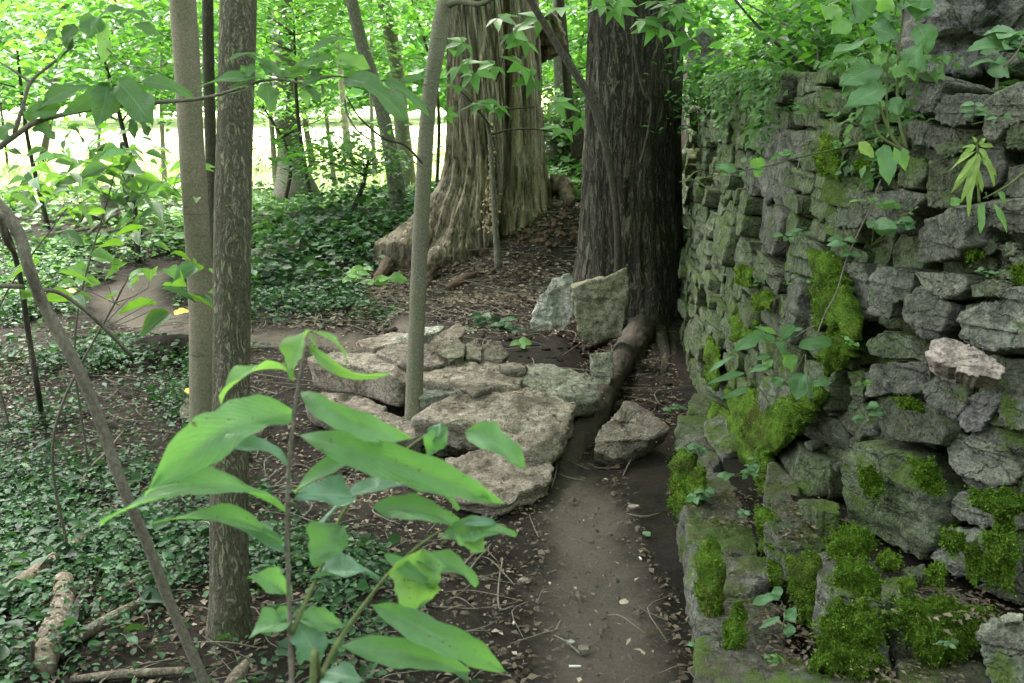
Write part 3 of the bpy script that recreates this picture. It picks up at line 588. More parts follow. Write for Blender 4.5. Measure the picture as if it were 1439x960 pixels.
# earth fill behind the face and under the ledges
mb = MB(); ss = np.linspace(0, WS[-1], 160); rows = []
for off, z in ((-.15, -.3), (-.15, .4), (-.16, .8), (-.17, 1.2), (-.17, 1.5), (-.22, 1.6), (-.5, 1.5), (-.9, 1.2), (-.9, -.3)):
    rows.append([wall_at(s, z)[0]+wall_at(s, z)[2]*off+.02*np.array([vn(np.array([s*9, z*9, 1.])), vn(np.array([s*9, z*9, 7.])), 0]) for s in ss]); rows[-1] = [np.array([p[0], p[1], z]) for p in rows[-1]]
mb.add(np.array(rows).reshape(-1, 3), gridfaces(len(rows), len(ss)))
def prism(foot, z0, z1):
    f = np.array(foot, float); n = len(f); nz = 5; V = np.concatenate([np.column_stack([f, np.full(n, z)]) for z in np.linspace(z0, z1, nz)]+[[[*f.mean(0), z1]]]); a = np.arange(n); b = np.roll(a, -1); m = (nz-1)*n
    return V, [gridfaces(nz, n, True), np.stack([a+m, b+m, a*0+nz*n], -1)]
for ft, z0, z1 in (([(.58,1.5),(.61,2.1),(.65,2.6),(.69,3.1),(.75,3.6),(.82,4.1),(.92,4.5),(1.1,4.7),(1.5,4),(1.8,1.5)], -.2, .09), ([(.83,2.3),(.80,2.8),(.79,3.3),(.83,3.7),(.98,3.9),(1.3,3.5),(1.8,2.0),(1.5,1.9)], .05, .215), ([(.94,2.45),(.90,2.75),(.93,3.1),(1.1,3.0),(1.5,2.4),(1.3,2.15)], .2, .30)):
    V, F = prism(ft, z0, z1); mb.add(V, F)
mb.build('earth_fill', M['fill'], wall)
# moss
def moss_patch(poly, n, d=None, z=None, off=.0, thick=.035, seed=0, tuft=2200, label=None, lump=1.0):
    poly = np.array(poly, float); c = poly.mean(0); Cn = (G(c[0], c[1], z) if z is not None else P(c[0], c[1], d)); Xv, Yv, N = plane_frame(n); Cn = Cn+N*off; q = []
    for a, b in poly:
        r = rdir(a, b); t = ((Cn-CAM)@N)/(r@N); q.append(((CAM+r*t-Cn)@Xv, (CAM+r*t-Cn)@Yv))
    q = np.array(q); c2 = q.mean(0); q = c2+(q-c2)*1.14; K = 64; th = np.linspace(0, 2*pi, K, endpoint=False); D = np.stack([np.cos(th), np.sin(th)], -1); Rr = np.zeros(K); qq = q-c2
    for i in range(len(qq)):
        a = qq[i]; e = qq[(i+1) % len(qq)]-a; den = D[:, 0]*e[1]-D[:, 1]*e[0]; den = np.where(np.abs(den) < 1e-9, 1e-9, den)
        t = (a[0]*e[1]-a[1]*e[0])/den; u = (a[0]*D[:, 1]-a[1]*D[:, 0])/den; ok = (t > 0) & (u >= -.01) & (u <= 1.01); Rr = np.where(ok & (t > Rr), t, Rr)
    Rr = np.maximum(Rr, .01)*(1+.20*vn(np.stack([D[:, 0]*3+seed, D[:, 1]*3, D[:, 0]*0], -1), seed)+.22*vn(np.stack([D[:, 0]*9+seed, D[:, 1]*9, D[:, 0]*0], -1), seed)+.10*vn(np.stack([D[:, 0]*24+seed, D[:, 1]*24, D[:, 0]*0], -1), seed)); fr = np.array([.02, .12, .24, .36, .48, .6, .7, .8, .88, .94, .98, 1.0, .98]); hh = np.sqrt(np.maximum(1-fr**1.8, 0)); hh[-1] = -1.0; hh[-2] = -.2
    L = np.stack([fr[:, None]*Rr[None]*D[None, :, 0]+c2[0], fr[:, None]*Rr[None]*D[None, :, 1]+c2[1], (hh[:, None]*thick)+0*Rr[None]], -1).reshape(-1, 3)
    Wp = Cn+L[:, 0:1]*Xv+L[:, 1:2]*Yv+L[:, 2:3]*N; b = (fbm(Wp*22, 3, seed)*.030+np.abs(vn(Wp*60, seed))*.010)*lump; Wp = Wp+N*b[:, None]+.006*np.stack([vn(Wp*50, 3), vn(Wp*50, 4), vn(Wp*50, 5)], -1)
    Fq = gridfaces(len(fr), K, True); mb = MB(); mb.add(Wp, Fq)
    G2 = Wp.reshape(len(fr), K, 3); i = R.integers(0, len(fr)-2, tuft); i = np.minimum((R.uniform(0, 1, tuft)**.6*(len(fr)-2)).astype(int), len(fr)-3); j = R.integers(0, K, tuft); a, b2 = R.random((2, tuft, 1))
    p = G2[i, j]*(1-a)*(1-b2)+G2[i+1, j]*a*(1-b2)+G2[i, (j+1) % K]*(1-a)*b2+G2[i+1, (j+1) % K]*a*b2
    ex = R.random(tuft) < .3; p[ex] = Cn+c2[0]*Xv+c2[1]*Yv+(p[ex]-Cn-c2[0]*Xv-c2[1]*Yv)*R.uniform(1.0, 1.3, (ex.sum(), 1)); p[ex] -= N*(((p[ex]-Cn)@N)[:, None]-.004)
    dirv = unit(N*1.0+R.normal(size=(tuft, 3))*.7); leaf_batch(mb, p-dirv*.002, dirv, R.normal(size=(tuft, 3)), R.uniform(.006, .014, tuft), R.uniform(.003, .006, tuft))
    o = mb.build('moss_patch', M['moss'], wstones[int(np.argmin(np.linalg.norm(wcent-Wp.mean(0), axis=1)))]); o.data.materials.append(M['grassblade'])
    nb = len(Fq); npo = len(o.data.polygons); mi = np.zeros(npo, np.int32)
    tri = np.array([len(pl.vertices) == 3 for pl in o.data.polygons]); mi[tri] = 1; o.data.polygons.foreach_set('material_index', mi)
    if label: o['label'] = label
    return o
mossv = [
 ([(1152,872),(1176,846),(1215,852),(1230,872),(1230,930),(1200,938),(1154,934)],(-.35,-.9,.25),2.46,.035,'largest bright green moss cushion'),
 ([(1180,793),(1195,785),(1224,800),(1246,838),(1242,868),(1204,846),(1178,829)],(-.5,-.8,.4),2.54,.03,None),
 ([(1262,853),(1278,843),(1330,852),(1357,857),(1391,853),(1384,880),(1372,909),(1320,919),(1285,905),(1268,880)],(-.15,-.95,.25),2.42,.04,'long bright green moss cushion over the low block'),
 ([(1170,762),(1197,740),(1229,765),(1222,778),(1172,778)],(-.3,-.6,.75),2.70,.04,None),([(1232,787),(1246,776),(1262,781),(1262,795),(1240,799)],(-.2,-.5,.85),2.58,.03,None),([(1265,820),(1280,815),(1285,828),(1268,836)],(-.2,-.6,.8),2.45,.02,None),
 ([(1304,802),(1318,790),(1328,800),(1321,822),(1305,820)],(-.4,-.9,.3),2.48,.025,None),([(1328,745),(1352,748),(1356,770),(1338,776),(1326,762)],(-.4,-.9,.2),2.52,.015,None),([(1358,768),(1376,764),(1384,800),(1372,812),(1360,800)],(-.4,-.9,.2),2.50,.02,None),
 ([(1384,752),(1424,762),(1427,800),(1412,825),(1390,806)],(-.45,-.85,.1),2.47,.015,None),([(1370,694),(1430,695),(1445,716),(1405,724),(1375,712)],(-.4,-.7,.6),2.50,.02,None),([(1400,724),(1420,722),(1424,760),(1404,756)],(-.4,-.9,.1),2.49,.012,None),
 ([(1207,656),(1225,651),(1241,680),(1234,697),(1215,690)],(-.5,-.85,.05),2.82,.008,'rusty olive round moss patch'),([(1275,644),(1303,650),(1327,682),(1318,693),(1296,682)],(-.4,-.7,.5),2.70,.02,None),([(1256,560),(1278,562),(1303,572),(1300,582),(1262,570)],(-.4,-.8,.5),2.76,.008,None),
 ([(1425,378),(1450,368),(1450,400),(1428,398)],(-.4,-.8,.4),2.50,.02,None),([(1355,352),(1372,345),(1378,362),(1358,368)],(-.4,-.8,.4),2.62,.02,None),
 ([(1316,695),(1345,690),(1342,735),(1322,735)],(-.3,-.95,.05),2.72,.008,None)]
for i, (poly, n, d, th, lb) in enumerate(mossv): moss_patch(poly, n, d=d, thick=th*.6, seed=i+1, tuft=int(60+1.1*np.ptp(np.array(poly)[:, 0])*np.ptp(np.array(poly)[:, 1])*.7), label=lb)
mossw = [([(1010,565),(1040,558),(1112,572),(1122,600),(1078,650),(1052,706),(1035,690),(1046,640),(1012,625)],.07,.03),([(1140,358),(1165,365),(1186,400),(1202,430),(1192,462),(1150,452),(1144,400)],.05,.025),([(1092,560),(1150,540),(1160,560),(1120,600)],.05,.02),
 ([(1060,655),(1076,650),(1084,700),(1072,715),(1062,690)],.10,.02),([(1030,445),(1060,450),(1058,480),(1034,475)],.04,.015),([(1036,375),(1055,378),(1052,400),(1040,396)],.04,.012),([(1058,415),(1083,414),(1080,432),(1062,434)],.05,.012),
 ([(996,480),(1010,490),(1006,540),(994,530)],.04,.012),([(1160,195),(1178,200),(1176,250),(1158,245),(1152,220)],.05,.012),([(1205,225),(1222,222),(1225,236),(1207,240)],.05,.01),([(1160,470),(1200,450),(1196,500),(1165,520)],.03,.02)]
for i, (poly, off, th) in enumerate(mossw):
    c = np.mean(poly, 0); s, z, d = wall_hit(*c); p, t, n = wall_at(s, z); rr = rdir(*c); N0 = unit(n+np.array([0, 0, .2])); dd = ((p-CAM)@N0)/(rr@N0); moss_patch(poly, N0, d=dd, off=off*.7, thick=th, seed=40+i, tuft=900)
mosso = [([(945,652),(968,640),(987,680),(977,716),(955,720),(944,690)],(-.8,-.55,.25),3.52),([(985,790),(1003,768),(1012,800),(1010,870),(1018,925),(996,925),(989,860)],(-.75,-.65,.1),2.78),([(1084,768),(1105,770),(1104,815),(1090,816)],(-.85,-.5,.2),2.92),([(1110,792),(1150,786),(1156,850),(1146,880),(1122,862)],(-.7,-.7,.1),2.68),([(1068,718),(1084,716),(1092,765),(1078,776)],(-.9,-.4,.2),3.02),([(1022,880),(1040,850),(1044,920),(1026,940)],(-.8,-.6,.2),2.62)]
for i, (poly, n, d) in enumerate(mosso): moss_patch(poly, n, d=d, thick=.02, seed=60+i, tuft=1100)
# leaf litter lying on the ledges
# loose rocks in and on the wall
ROCKV = []
def rock(poly, n, th, seed, mat, label, cat='rock', group=None, name='rock', **kw):
    kw.setdefault('facets', 1); V, F = px_stone(poly, n, th, seed, K=96, nr=20, **{'grow': 1.05, **kw}); ROCKV.append(V); return mk(name, V, [F], M[mat], label=label, cat=cat, group=group)
rock([(1312,479),(1335,474),(1362,482),(1392,500),(1412,520),(1400,529),(1370,528),(1330,512),(1308,506)], (-.35,-.75,.6), .10, 501, 'pink', 'pale pinkish fresh broken rock wedged in a joint of the wall', d=2.48, rough=1.4)
rock([(1406,865),(1420,861),(1438,863),(1436,873),(1412,875)], (-.2,-.5,.9), .02, 502, 'slablichen', 'small flat pale stone on the grey block at the lower right corner', d=2.08, rough=.35)
# grey outcrop on top of the wall
V, F = px_stone([(1294,-40),(1330,-60),(1480,-60),(1500,60),(1470,112),(1390,98),(1340,104),(1296,100),(1300,40)], (-.25,-.95,.05), .9, 510, d=3.05, K=120, rough=2.2, facets=4, bev=.05)
mk('boulder', V, [F], M['outcrop'], label='large dark grey weathered boulder standing on top of the wall', cat='boulder')
V, F = px_stone([(965,60),(985,42),(1010,50),(1020,95),(1000,118),(968,112)], (-.2,-.9,.3), .5, 511, d=8.3, K=80, rough=1.5)
mk('boulder', V, [F], M['outcrop'], label='smaller grey boulder on the bank top behind the big furrowed tree', cat='boulder')
V, F = px_stone([(1020,105),(1060,92),(1100,98),(1085,118),(1040,122)], (-.3,-.8,.5), .3, 512, d=6.0, K=70, rough=1.4)
mk('rock', V, [F], M['wallgreen'], label='flat dark capstone lying loose at the far end of the wall top', cat='rock')
# ------------------------------------------------------------ stone step in the path
up = lambda x=0, y=0: unit([x, y, 1])
GRP = 'slabs laid as a rough stone step'
slabs = [
 ([(433,503),(468,494),(560,497),(574,520),(553,528),(513,514),(475,508)],up(-.03,-.05),.16,.28,'slab','long upper edging slab at the left end of the stone step'),
 ([(433,556),(460,549),(500,552),(537,568),(528,580),(470,578),(445,568)],up(-.05,-.12),.14,.12,'slab','lower cracked edging slab below the long one at the left end of the step'),
 ([(523,585),(548,577),(578,590),(586,612),(560,616),(530,608)],up(-.1,-.3),.14,.12,'slab','squat rounded block just left of the foot of the slim tree in the step'),
 ([(505,478),(575,461),(562,482),(527,488)],up(0,-.05),.14,.31,'slab','long narrow slab on the far left rim of the step'),
 ([(560,473),(600,458),(623,455),(612,468),(567,482)],up(.02,-.1),.10,.34,'pale','whitish slab on the far rim of the step behind the slim tree'),
 ([(601,486),(622,466),(643,455),(651,465),(626,488)],up(.05,-.35),.12,.36,'slab','sloping brown grey slab at the back of the step'),
 ([(537,494),(567,480),(598,485),(627,502),(602,509),(570,509)],up(0,-.03),.10,.31,'slab','flat grey slab in the middle of the back row of the step'),
 ([(617,493),(641,477),(653,484),(649,498),(632,507)],up(.0,-.45),.10,.34,'tan','small straw coloured rock in the back row of the step'),
 ([(655,484),(669,477),(676,487),(673,503),(655,501)],up(.0,-.6),.10,.33,'slab','small grey rock between the straw coloured rock and the round brown one'),
 ([(674,491),(686,480),(703,482),(713,496),(699,511),(678,508)],up(.1,-.9),.13,.31,'slab','round brownish boulder at the back of the step'),
 ([(622,509),(690,505),(737,516),(737,527),(720,537),(673,538),(612,524)],up(.0,-.05),.12,.27,'slab','broad flat slab in the centre of the step'),
 ([(703,512),(722,508),(738,514),(734,522),(716,520)],up(.0,-.2),.08,.30,'slab','small wedge stone between the broad centre slab and the lichened slab'),
 ([(737,511),(763,509),(823,523),(839,553),(813,561),(790,557),(740,536)],up(.03,-.12),.12,.25,'slablichen','grey green slab covered in lichen below the two leaning slabs'),
 ([(590,514),(660,520),(692,536),(650,541),(590,531)],up(.0,-.03),.10,.26,'slab','long brown slab right of the slim tree in the step'),
 ([(590,543),(638,543),(641,551),(592,557)],up(.0,-.05),.08,.22,'pale','thin blue grey flat stone right of the slim tree'),
 ([(650,540),(690,533),(708,538),(668,552)],up(.02,-.05),.09,.25,'slab','narrow slanting stone above the big front slab'),
 ([(588,566),(660,546),(712,540),(760,545),(722,558),(694,574),(682,592),(640,588),(592,578)],up(.0,-.10),.16,.22,'slab','big front slab with a thick rough edge in the step'),
 ([(684,599),(694,574),(726,557),(768,550),(803,567),(791,600),(766,631),(740,627),(702,608)],up(.02,-.22),.13,.20,'slab','big four sided slab beside the bare root'),
 ([(634,646),(672,634),(722,622),(750,625),(772,653),(763,673),(700,699),(642,692)],up(.0,-.04),.07,.09,'slab','lowest flat slab lying on the dirt below the step'),
 ([(847,606),(862,584),(880,564),(906,575),(932,600),(906,617),(868,636),(838,630)],up(-.05,-.55),.12,.14,'slab','rough triangular rock between the bare root and the wall'),
 ([(600,600),(640,592),(668,600),(650,622),(612,622)],up(.0,-.5),.1,.10,'slab','small dark rock in the gap under the big front slab'),
 ([(487,570),(515,566),(530,578),(505,590)],up(0,-.5),.08,.08,'slab','small loose rock beneath the lower edging slab'),
]
for i, (poly, n, th, z, mt, lb) in enumerate(slabs): rock(poly, n, th, 600+i, mt, lb, 'stone slab', GRP, 'stone_slab', z=z, rough=1.0, grow=1.15)
rock([(745,466),(747,440),(757,415),(776,393),(799,388),(808,420),(806,440),(790,461),(760,470)], (-.15,-.85,.45), .07, 640, 'pale', 'whitish slab leaning at the foot of the big tree, left of the pair', 'stone slab', 'leaning slabs', 'stone_slab', d=6.12)
rock([(803,396),(830,391),(856,388),(883,374),(881,420),(874,471),(845,474),(815,475),(810,440)], (-.05,-.9,.30), .12, 641, 'tan', 'square edged olive grey slab leaning against the big tree, right of the pair', 'stone slab', 'leaning slabs', 'stone_slab', d=6.0, facets=1, rough=.8)
rock([(830,498),(863,494),(862,528),(853,547),(834,542)], (.05,-.8,.55), .07, 642, 'slablichen', 'small upright slab standing in the dirt below the leaning pair', 'stone slab', None, 'stone_slab', d=5.15)
rock([(253,575),(262,560),(276,565),(275,598),(256,600)], (.0,-.8,.6), .08, 643, 'tan', 'pale tan rock behind the smooth barked tree', 'rock', None, 'rock', d=5.0)
rock([(345,600),(360,590),(378,594),(368,606),(350,610)], up(0,-.3), .06, 644, 'slab', 'small half buried rock just right of the furrowed slim tree', 'rock', None, 'rock', z=.02)
rock([(680,705),(700,700),(712,710),(695,722),(678,718)], up(0,-.2), .04, 645, 'slab', 'small brown stone in the dirt below the lowest slab', 'rock', None, 'rock', z=.03)
def pebble(px, py, r, mt, lb, seed):
    p = GT(px, py); q = [(r*cos(a)*R.uniform(.8, 1.2), r*.75*sin(a)*R.uniform(.8, 1.2)) for a in np.linspace(0, 2*pi, 7, endpoint=False)]; V, F = stone_geo(q, p+np.array([0, 0, r*.5]), np.array([1., 0, 0]), np.array([0, 1., 0]), np.array([0, 0, 1.]), r*.9, seed, K=28, facets=3); mk('pebble', V, [F], M[mt], label=lb, cat='stone')
pebble(889, 714, .022, 'pink', 'pinkish grey pebble on the dark dirt right of the trodden path', 1); pebble(736, 818, .024, 'slab', 'brown pebble on the dirt near the middle left of the path', 2); pebble(820, 914, .022, 'slab', 'elongated grey brown stone in the path near the bottom edge', 3); pebble(802, 904, .012, 'pale', 'tiny pale stone just behind the elongated one in the path', 4); pebble(960, 600, .03, 'pale', 'pale stone at the foot of the wall near the ledge end', 5)
# ------------------------------------------------------------ trees
def crown_leaves(mb, clusters, n, leaf, spread, T=TOVAL, flat=.35, wr=.5, tilt=.55):
    cl = np.asarray(clusters, float); k = R.integers(0, len(cl), n); g = R.normal(size=(n, 3))*spread; g[:, 2] *= flat
    p = cl[k]+g; L = leaf*R.uniform(.6, 1.25, n); leaf_batch(mb, p, rnd_h(n, -.25), rnd_up(n, tilt), L, L*wr, T)
def tree(name, label, cat, path, rad, bark, clusters=None, n=0, leaf=.12, spread=.3, lmat='crown', group=None, seg=14, disp=None, T=T5, step=8, wr=.5, limbs=True, tilt=.55):
    T = TOVAL if T is T5 else T
    path = np.array(path, float); r = empty(name, path[0], label=label, cat=cat, group=group)
    mb = MB(); V, F, uv = tube(path, rad, seg, step, disp); mb.add(V, F, uv)
    if clusters is not None and limbs:
        PR = densify(np.column_stack([path, rad]), 6)
        for c in clusters[:16]:
            c = np.array(c, float); hi = PR[(PR[:, 2] < c[2]-.05)]; hi = PR if len(hi) == 0 else hi; q = hi[np.argmin(np.linalg.norm(hi[:, :3]-c, axis=1))]
            m = (q[:3]+c)/2+np.array([0, 0, .12*np.linalg.norm(q[:3]-c)*R.uniform(-.3, 1)])+R.normal(size=3)*.04; r0 = min(q[3]*.5, .02+.012*np.linalg.norm(q[:3]-c)); V, F, uv = tube([q[:3], m, c], [r0, r0*.6, r0*.2], 6, 5); mb.add(V, F, uv)
    mb.build('trunk', M[bark], r)
    if n:
        mb = MB(); crown_leaves(mb, clusters, n, leaf, spread, T, wr=wr, tilt=tilt); mb.build('crown', M[lmat], r)
    return r
def blob(c, rad, k, seed=None):
    v = R.normal(size=(k, 3)); v = unit(v)*(R.random((k, 1))**.4); return np.array(c)+v*np.array(rad)
def canopy(x0, x1, y0, y1, z0, z1, k): return np.column_stack([R.uniform(x0, x1, k), R.uniform(y0, y1, k), R.uniform(z0, z1, k)])
def trunk_px(pts, k=1.0):   # (px, py, d, r)
    return [P(a, b, d) for a, b, d, r in pts], [r*k for a, b, d, r in pts]
# big furrowed tree at the end of the wall
bc = np.array([.85, 6.95, hz(.6, 6.7)]); 
def flare_disp(lobes, zb, h, amp, ridge=.03, rf=(9, 1.4)):
    def f(th, fr, pos):
        th = th+pi
        z = pos[..., 2]-zb; e = np.exp(-np.maximum(z, 0)/h); k = 0
        for a, w, A in lobes: k = k+A*np.exp(-(np.angle(np.exp(1j*(th-a)))/w)**2)
        q = np.stack([np.cos(th)*rf[0], np.sin(th)*rf[0], z*rf[1]], -1); q2 = np.stack([np.cos(th)*rf[0]*2.6, np.sin(th)*rf[0]*2.6, z*rf[1]*2.5], -1)
        return 1+amp*e*(.35+k)+ridge*(1-2*np.abs(vn(q, 5)))+ridge*.5*vn(q2, 8)+.04*vn(np.stack([np.cos(th)*1.5, np.sin(th)*1.5, z*.8], -1), 4)
    return f
bigr = empty('big_tree', bc, label='thick dark furrowed tree at the far wall end with slabs leaning on it', cat='tree')
V, F, uv = tube([bc+[0, 0, -.3], bc+[0, 0, .15], bc+[-.02, .02, .9], bc+[-.02, .04, 1.9], bc+[-.02, .05, 4], bc+[0, .1, 7]], [.40, .37, .335, .315, .30, .25], 220, 44, flare_disp([(-pi*.80, .4, 1.0), (-pi*.42, .25, .7), (pi*.95, .4, .9), (.2, .5, .5), (1.8, .6, .5)], bc[2], .30, .33, .035, (11, 2.2)))
mk('trunk', V, F, M['oak'], bigr, uv=uv)
mb = MB(); crown_leaves(mb, canopy(-3, 5.5, 2, 10, 4.4, 8.5, 60), 9000, .20, .8); mb.build('crown', M['crown'], bigr)
rough_ = lambda th, fr, p: 1+.30*fbm(p*7, 4, 3)+.10*(1-2*np.abs(vn(p*26, 8)))
pr = [bc+[-.02, -.12, .12], GT(915, 445)+[0, 0, .03], GT(908, 460)+[0, 0, .03], GT(886, 495)+[0, 0, .04], GT(868, 530)+[0, 0, .07], GT(852, 556)+[0, 0, .08], GT(830, 592)+[0, 0, .06], GT(804, 630)+[0, 0, .0], GT(787, 655)+[0, 0, -.10]]
V, F, uv = tube(pr, [.15, .12, .10, .085, .07, .08, .09, .085, .06], 44, 14, rough_); mk('root', V, F, M['root'], bigr, uv=uv)
pr = [bc+[.12, -.1, .1], GT(952, 445)+[0, 0, .0], GT(950, 470)+[0, 0, -.03], GT(945, 510)+[0, 0, -.05]]
V, F, uv = tube(pr, [.14, .10, .06, .03], 40, 12, rough_); mk('root', V, F, M['oak'], bigr, uv=uv)
for pts, r0 in (([GT(835,575)+[0,0,.0],GT(818,600)+[0,0,.01],GT(800,612)+[0,0,-.03]],.03),([GT(905,470)+[0,0,.03],GT(895,510)+[0,0,.0],GT(905,545)+[0,0,-.03]],.05),([GT(920,450)+[0,0,.05],GT(935,500)+[0,0,.0],GT(925,550)+[0,0,-.03]],.045),([GT(880,462)+[0,0,.06],GT(850,480)+[0,0,.01],GT(815,487)+[0,0,-.03]],.05)):
    V, F, uv = tube(pts, [r0, r0*.7, r0*.3], 24, 10, rough_); mk('root', V, F, M['oak'], bigr, uv=uv)
# thin vine lying on its bark
V, F, uv = tube([P(889, -20, 6.35), P(890, 60, 6.32), P(903, 125, 6.32), P(915, 145, 6.32), P(910, 190, 6.32), P(900, 230, 6.34)], [.008]*6, 6, 8); mk('vine', V, F, M['dark'], bigr)
# curved dark stem in front of it
tree('leaning_stem', 'thin dark curved stem arching from upper left down against the big furrowed tree', 'sapling', *trunk_px([(700,-80,6.3,.026),(742,-5,6.25,.028),(790,75,6.2,.030),(830,140,6.15,.031),(853,215,6.1,.030),(866,300,6.1,.028),(868,370,6.15,.028),(862,420,6.2,.02)], .78), 'dark', disp=lambda th, fr, p: 1+.15*fbm(p*14, 3, 2), seg=16)
# dead snag
sb = np.array([-.21, 9.6, hz(-.22, 9.2)]); snag = empty('tree_snag', sb, label='huge broken dead tree snag with pale weathered grooved wood and rotten base', cat='dead tree')
def snag_disp(th, fr, pos):
    th = th+pi
    z = pos[..., 2]-sb[2]; e = np.exp(-np.maximum(z, 0)/.30); e2 = np.exp(-np.maximum(z, 0)/.16)
    def lobe(a, w): return np.exp(-(np.angle(np.exp(1j*(th-a)))/w)**2)
    k = 1.7*lobe(-2.75, .4)+.9*lobe(-.25, .45)+.9*lobe(-2.1, .4)+.5*lobe(2.4, .6)
    tw = th+z*.22; q = np.stack([np.cos(tw)*8, np.sin(tw)*8, z*.7], -1); q2 = np.stack([np.cos(tw)*24, np.sin(tw)*24, z*2.0], -1)
    cleft = np.exp(-((np.angle(np.exp(1j*(th+1.28-z*.03))))/.13)**2)*(.42+.25*np.exp(-z/.5))
    step = .10*np.exp(-((np.angle(np.exp(1j*(th+1.75))))/.35)**2)
    return 1+.42*e*(.25+k)+.25*e2*lobe(-2.7, .3)+step-cleft-.10*np.clip(np.abs(vn(q, 2))*-3+1, 0, 1)-.07*np.clip(np.abs(vn(q2, 6))*-2.5+1, 0, 1)-.03*np.abs(vn(np.stack([np.cos(tw)*48, np.sin(tw)*48, z*3.5], -1), 16))+.22*e*fbm(pos*5, 3, 4)+.05*vn(np.stack([np.cos(th)*1.5, np.sin(th)*1.5, z*.6], -1), 9)
V, F, uv = tube([sb+[-.02, 0, -.3], sb+[0, 0, .1], sb+[.05, .05, .5], sb+[.06, .1, 1.1], sb+[.05, .15, 1.9], sb+[.0, .2, 3.2], sb+[.0, .2, 4.6]], [.56, .54, .49, .47, .455, .43, .25], 420, 36, snag_disp)
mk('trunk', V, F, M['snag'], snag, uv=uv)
for pts, rr in (([P(590,335,8.95),GT(560,365)+[0,0,.10],GT(538,388)+[0,0,.05],GT(524,402)+[0,0,-.02]],[.14,.09,.06,.03]),([P(620,360,8.7),GT(600,395)+[0,0,.06],GT(590,415)+[0,0,-.02]],[.10,.07,.03]),([P(775,262,9.5),P(792,262,9.5),P(803,285,9.2)],[.11,.09,.05])):
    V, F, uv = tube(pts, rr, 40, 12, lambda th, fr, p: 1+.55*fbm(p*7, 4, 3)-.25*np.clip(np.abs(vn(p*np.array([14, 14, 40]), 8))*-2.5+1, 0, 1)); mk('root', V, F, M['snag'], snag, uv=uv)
mb = MB()
for k in range(240):
    py = R.uniform(170, 330); px = 690+R.normal()*2+(R.normal()*6 if py > 265 else 0); d = 9.0-.0007*(py-170)-.04*abs(R.normal()); c = P(px, py, d+.04); r_ = R.uniform(.006, .015); q = [(r_*cos(a)*R.uniform(.7, 1.3), r_*sin(a)*.7) for a in np.linspace(0, 2*pi, 6, endpoint=False)]; Xv, Yv, N = plane_frame(unit(np.array([0, -1, .4])+R.normal(size=3)*.3)); V, F = stone_geo(q, c, Xv, Yv, N, .03, k, K=9, rough=.6, facets=0); mb.add(V, F)
mb.build('bracket_fungus', M['fungus'], snag, kind='stuff')
V, F = px_stone([(752,40),(775,18),(792,50),(790,72),(768,88),(750,92)], (-.4,-.9,.1), .10, 77, d=9.3, K=60, rough=2.0, facets=3); mk('torn_wood', V, [F], M['snag'], snag)
mb = MB()
for k in range(260):   # crumbled red brown wood round its foot
    px, py = (R.uniform(690, 815), R.uniform(285, 345)) if k % 3 else (R.uniform(600, 700), R.uniform(335, 385)); c = GT(px, py)+[0, 0, R.uniform(0, .03)]; r_ = R.uniform(.012, .045); q = [(r_*cos(a)*R.uniform(.6, 1.4), r_*.6*sin(a)) for a in np.linspace(0, 2*pi, 6, endpoint=False)]; Xv, Yv, N = plane_frame(unit(rnd_up(1, .6)[0])); V, F = stone_geo(q, c, Xv, Yv, N, r_, k, K=9, rough=1, facets=2); mb.add(V, F)
mb.build('rotten_wood_crumbs', M['rot'], None, kind='stuff', label='crumbled rotten wood at the foot of the snag', cat='wood debris')
# the slim trees
lowfl = lambda zb, A=.5, h=.10, ridge=.02: (lambda th, fr, p: 1+A*np.exp(-np.maximum(p[..., 2]-zb, 0)/h)*(.6+.4*np.cos(3*th+1))+ridge*vn(np.stack([np.cos(th)*7, np.sin(th)*7, p[..., 2]*4], -1), 3)+.03*vn(np.stack([np.cos(th)*2, np.sin(th)*2, p[..., 2]*3], -1), 6))
b0 = GT(322, 893); zt = [b0+[0, 0, -.1]]
pts, rr = trunk_px([(322,880,3.05,.058),(322,700,3.0,.0555),(325,480,2.98,.0545),(327,300,2.98,.054),(331,150,3.0,.053),(335,0,3.0,.054),(345,-350,3.1,.05),(350,-800,3.3,.04)]); 
tree('ash_tree', 'slim tree with brown furrowed bark, nearest of the pair in the left foreground', 'tree', [b0+[0, 0, -.1]]+pts, [.066]+rr, 'ash', canopy(-4, .5, 0, 5, 4.2, 7, 34), 5000, .18, .7, seg=90, step=40, disp=lowfl(b0[2], .35, .10, .03), limbs=False)
pts, rr = trunk_px([(287,640,4.3,.060),(282,420,4.25,.053),(270,220,4.2,.052),(262,80,4.2,.054),(257,0,4.2,.054),(245,-250,4.2,.05),(240,-600,4.4,.04)])
b1 = GT(288, 668); tree('smooth_tree', 'slim straight tree with smooth pale grey bark, left of the furrowed one', 'tree', [b1+[0, 0, -.1]]+pts, [.068]+rr, 'smooth', canopy(-6, -1, 3, 9, 4.4, 8, 34), 5000, .18, .7, seg=40, step=20, disp=lowfl(b1[2], .3, .1, .012), limbs=False)
pts, rr = trunk_px([(302,360,8.0,.05),(296,200,8.0,.046),(293,80,8.0,.045),(292,0,8.0,.045),(291,-300,8.2,.04)]); bb = GT(303, 420)
tree('dark_sapling', 'thin straight dark trunk seen between the two slim foreground trees', 'tree', [bb]+pts, [.06]+rr, 'dark', canopy(-6, -1, 6, 12, 4.4, 7, 20), 2600, .2, .7, seg=16, limbs=False)
pts, rr = trunk_px([(582,625,4.72,.050),(582,560,4.74,.041),(586,450,4.78,.039),(590,350,4.8,.038),(596,240,4.8,.038),(602,150,4.8,.037),(612,80,4.8,.039),(622,20,4.85,.042),(640,-60,4.9,.035),(690,-330,5.0,.03)])
